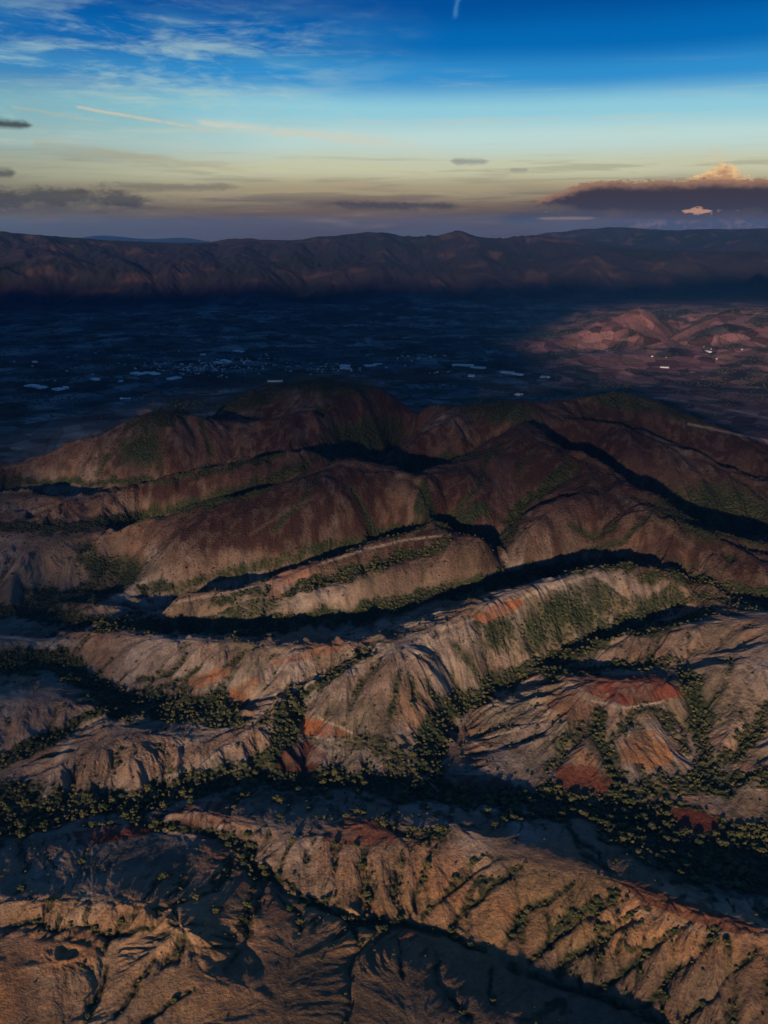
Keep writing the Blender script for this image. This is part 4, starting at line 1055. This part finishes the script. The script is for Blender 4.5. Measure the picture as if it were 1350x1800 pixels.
for a in [(795,642,832,645,34,'long white greenhouse left half of the longest row in the valley'), (828,646,853,648,30,'white greenhouse joined to the right end of the longest row'),
          (823,661,834,662,34,'short white greenhouse just under the longest row'), (880,655,903,656,30,'white greenhouse second from the right in the valley'), (901,658,918,660,28,'narrow white greenhouse touching the second one from the right'),
          (950,663,966,664,30,'short white greenhouse farthest right before the red fields'), (598,644,614,644,40,'bright white shed left of the small houses beyond the dark hill'),
          (600,648,612,649,30,'white shed in front of the bright white shed'), (641,644,660,643,36,'pale long shed right of the bright white sheds'), (656,641,672,641,20,'thin pale greenhouse behind the long shed'),
          (234,656,249,659,40,'blue white greenhouse first of the three in a row near the village'), (251,656,262,657,40,'greenish white greenhouse middle of the three in a row'), (264,656,276,659,40,'white greenhouse last of the three in a row near the village'),
          (298,668,315,664,40,'pale greenhouse slanting alone below the village'), (49,678,64,680,45,'white greenhouse far left one of two pairs'), (68,681,78,683,40,'pinkish white greenhouse right of the first left pair'),
          (97,684,108,686,40,'white greenhouse in the second left pair'), (111,683,121,682,36,'greenish greenhouse at the end of the second left pair'), (57,637,66,637,30,'dull blue greenhouse alone at the far left'),
          (163,666,171,669,30,'small bluish greenhouse alone left of the three in a row'), (413,617,428,619,24,'thin white greenhouse above the village'), (352,624,362,624,24,'thin blue greenhouse behind the village'),
          (470,671,497,671,16,'long thin bluish greenhouse at the foot of the dark hill'), (391,634,404,637,30,'bright greenhouse at the top edge of the village'), (378,637,390,639,24,'pale greenhouse left of the bright one at the village edge'),
          (208,671,216,671,20,'dim bluish shed above the pond'), (1160,646,1176,647,14,'long low white shed on the red lit fields'), (1240,618,1250,619,12,'white roofed shed by the dark ravine on the right'),
          (906,694,918,695,24,'faint bluish shed behind the wooded hill')]:
    greenhouse(*a)
def pond(pts, label):
    P = [ground_at(*p) for p in pts]; z = max(p[2] for p in P) + .6
    n = len(P); c = np.mean([p[:2] for p in P], 0)
    v = [(c[0], c[1], z)] + [(p[0], p[1], z) for p in P] + [(c[0] + (p[0]-c[0])*1.04, c[1] + (p[1]-c[1])*1.04, z - 6) for p in P]
    f = []
    for k in range(n):
        q = (k + 1) % n; f += [(0, 1+k, 1+q), (1+k, 1+n+k, 1+n+q), (1+k, 1+n+q, 1+q)]
    me = fast_mesh('pond', np.array(v, float), np.array(f), [M_POND]); o = link_mesh('pond', me); o['kind'] = 'structure'; o['label'] = label
    import bmesh
    bm = bmesh.new(); bm.from_mesh(me); bmesh.ops.recalc_face_normals(bm, faces=bm.faces); bm.to_mesh(me); bm.free()
pond([(209,701),(213,699.5),(222,700),(232,699),(229,701.5),(224,704),(216,703.5)], 'bright pond on the dark valley floor left of the wooded hill')

# ------------------------------------------------------------------ unseen clouds behind the viewer, shaped and added for the shade they cast
def shade_cloud_material(name, dens):
    m = bpy.data.materials.new(name); m.use_nodes = True; t = m.node_tree; E.nt = t; t.nodes.clear()
    o = t.nodes.new('ShaderNodeOutputMaterial'); d = t.nodes.new('ShaderNodeBsdfDiffuse'); d.inputs[0].default_value = (.8, .8, .8, 1)
    tr = t.nodes.new('ShaderNodeBsdfTransparent'); mx = t.nodes.new('ShaderNodeMixShader')
    g = t.nodes.new('ShaderNodeNewGeometry'); n = noise(g.outputs['Position'], .0035, 4, .6)
    t.links.new((sstep(n, .35, .65) * .35 + dens).clamp().s, mx.inputs[0])
    t.links.new(tr.outputs[0], mx.inputs[1]); t.links.new(d.outputs[0], mx.inputs[2]); t.links.new(mx.outputs[0], o.inputs[0])
    return m
def shade_cloud(label, poly, alt, dens, soft=60, thick=120, nz=120, ragged=160, zg=20):
    """poly: where its shade falls, as points of the photograph, lifted along the sun's direction"""
    P = np.array([at_z(x, y, zg)[:2] if not isinstance(x, str) else y for x, y in poly], float)
    k = (alt - zg) / tan(SUN_EL); P = P + np.array([-sin(SUN_AZ), -cos(SUN_AZ)]) * k
    lo, hi = P.min(0) - ragged, P.max(0) + ragged
    gx_ = np.linspace(lo[0], hi[0], nz); gy_ = np.linspace(lo[1], hi[1], nz); QX, QY = np.meshgrid(gx_, gy_)
    d = np.full(QX.shape, 1e9); c = np.zeros(QX.shape, bool); n = len(P)
    for i in range(n):
        a, b = P[i], P[(i+1) % n]; e = b - a; t = np.clip(((QX-a[0])*e[0] + (QY-a[1])*e[1]) / (e@e), 0, 1)
        d = np.minimum(d, np.hypot(QX-a[0]-t*e[0], QY-a[1]-t*e[1]))
        if a[1] != b[1]: c ^= ((a[1] > QY) != (b[1] > QY)) & (QX < (b[0]-a[0]) * (QY-a[1]) / (b[1]-a[1]) + a[0])
    sd = np.where(c, d, -d) + (fbm(QX, QY, ragged * 2.2, 5, 201) - .5) * ragged * 1.6
    f = np.clip(sd / (thick * 2), 0, 1)
    puff = fbm(QX, QY, ragged * .8, 4, 207)
    zt = alt + thick * np.sqrt(f) * (.5 + puff); zb = alt - thick * .25 * np.sqrt(f) * (.5 + puff)
    keep = (sd > 0); kf = keep[:-1, :-1] | keep[1:, 1:] | keep[1:, :-1] | keep[:-1, 1:]
    ii = (np.arange(nz-1)[:, None] * nz + np.arange(nz-1)[None])[kf]
    Ft = np.stack([ii, ii+1, ii+nz+1, ii+nz], -1); Fb = Ft[:, ::-1] + nz*nz
    vv = np.concatenate([np.stack([QX, QY, zt], -1).reshape(-1, 3), np.stack([QX, QY, zb], -1).reshape(-1, 3)])
    u, inv = np.unique(np.concatenate([Ft, Fb]), return_inverse=True)
    me = fast_mesh('shade_cloud', vv[u], inv.reshape(-1, 4), [shade_cloud_material('shade_cloud_vapour', dens)], True)
    o = link_mesh('shade_cloud', me); o['label'] = label; o['kind'] = 'structure'
SHADE_CLOUDS = True
if SHADE_CLOUDS:
    shade_cloud('broad bank of unseen clouds shaped to shade the valley', [(-500,538),(60,530),(220,534),(380,527),(520,531),(640,523),(780,529),(900,521),(1080,525),(1300,514),(1500,514),(1500,534),(1120,536),(1020,552),(940,575),(850,596),(840,625),(940,632),(990,645),(1000,674),(700,678),(500,680),(340,700),(200,730),(60,765),(-300,800)], 2300, 1.0, thick=200, nz=200, ragged=260)

if SHADE_CLOUDS:
    shade_cloud('thin unseen veil added to dim the scrub covered hills', [(-100,720),(300,700),(900,690),(1200,700),(1600,760),(1600,930),(1250,960),(1100,930),(860,905),(740,930),(560,950),(300,905),(60,860)], 2000, .22, thick=90, nz=130, ragged=140, zg=150)  # unseen veil, added only to weaken the sun on the middle hills
    shade_cloud('thin unseen veil added to darken the left edge of the hills', [(-500,700),(20,760),(70,860),(60,1000),(90,1150),(30,1300),(90,1420),(60,1500),(-600,1560)], 1500, .40, thick=80, nz=120, ragged=110, zg=20)  # unseen veil, added to darken the left edge of the view

# ------------------------------------------------------------------ haze
HAZE = 1.35e-5
def haze():
    v, f = box(-42000, 42000, -42000, 42000, -1600, 1000)
    me = fast_mesh('haze', v, f)
    m = bpy.data.materials.new('haze_air'); m.use_nodes = True; t = m.node_tree; t.nodes.clear()
    o = t.nodes.new('ShaderNodeOutputMaterial'); p = t.nodes.new('ShaderNodeVolumePrincipled')
    p.inputs['Color'].default_value = (.10, .40, 1.0, 1); p.inputs['Density'].default_value = HAZE
    t.links.new(p.outputs[0], o.inputs['Volume']); me.materials.append(m)
    h = link_mesh('haze', me); h['kind'] = 'stuff'; h['label'] = 'thin blue evening haze over the valley'
haze()
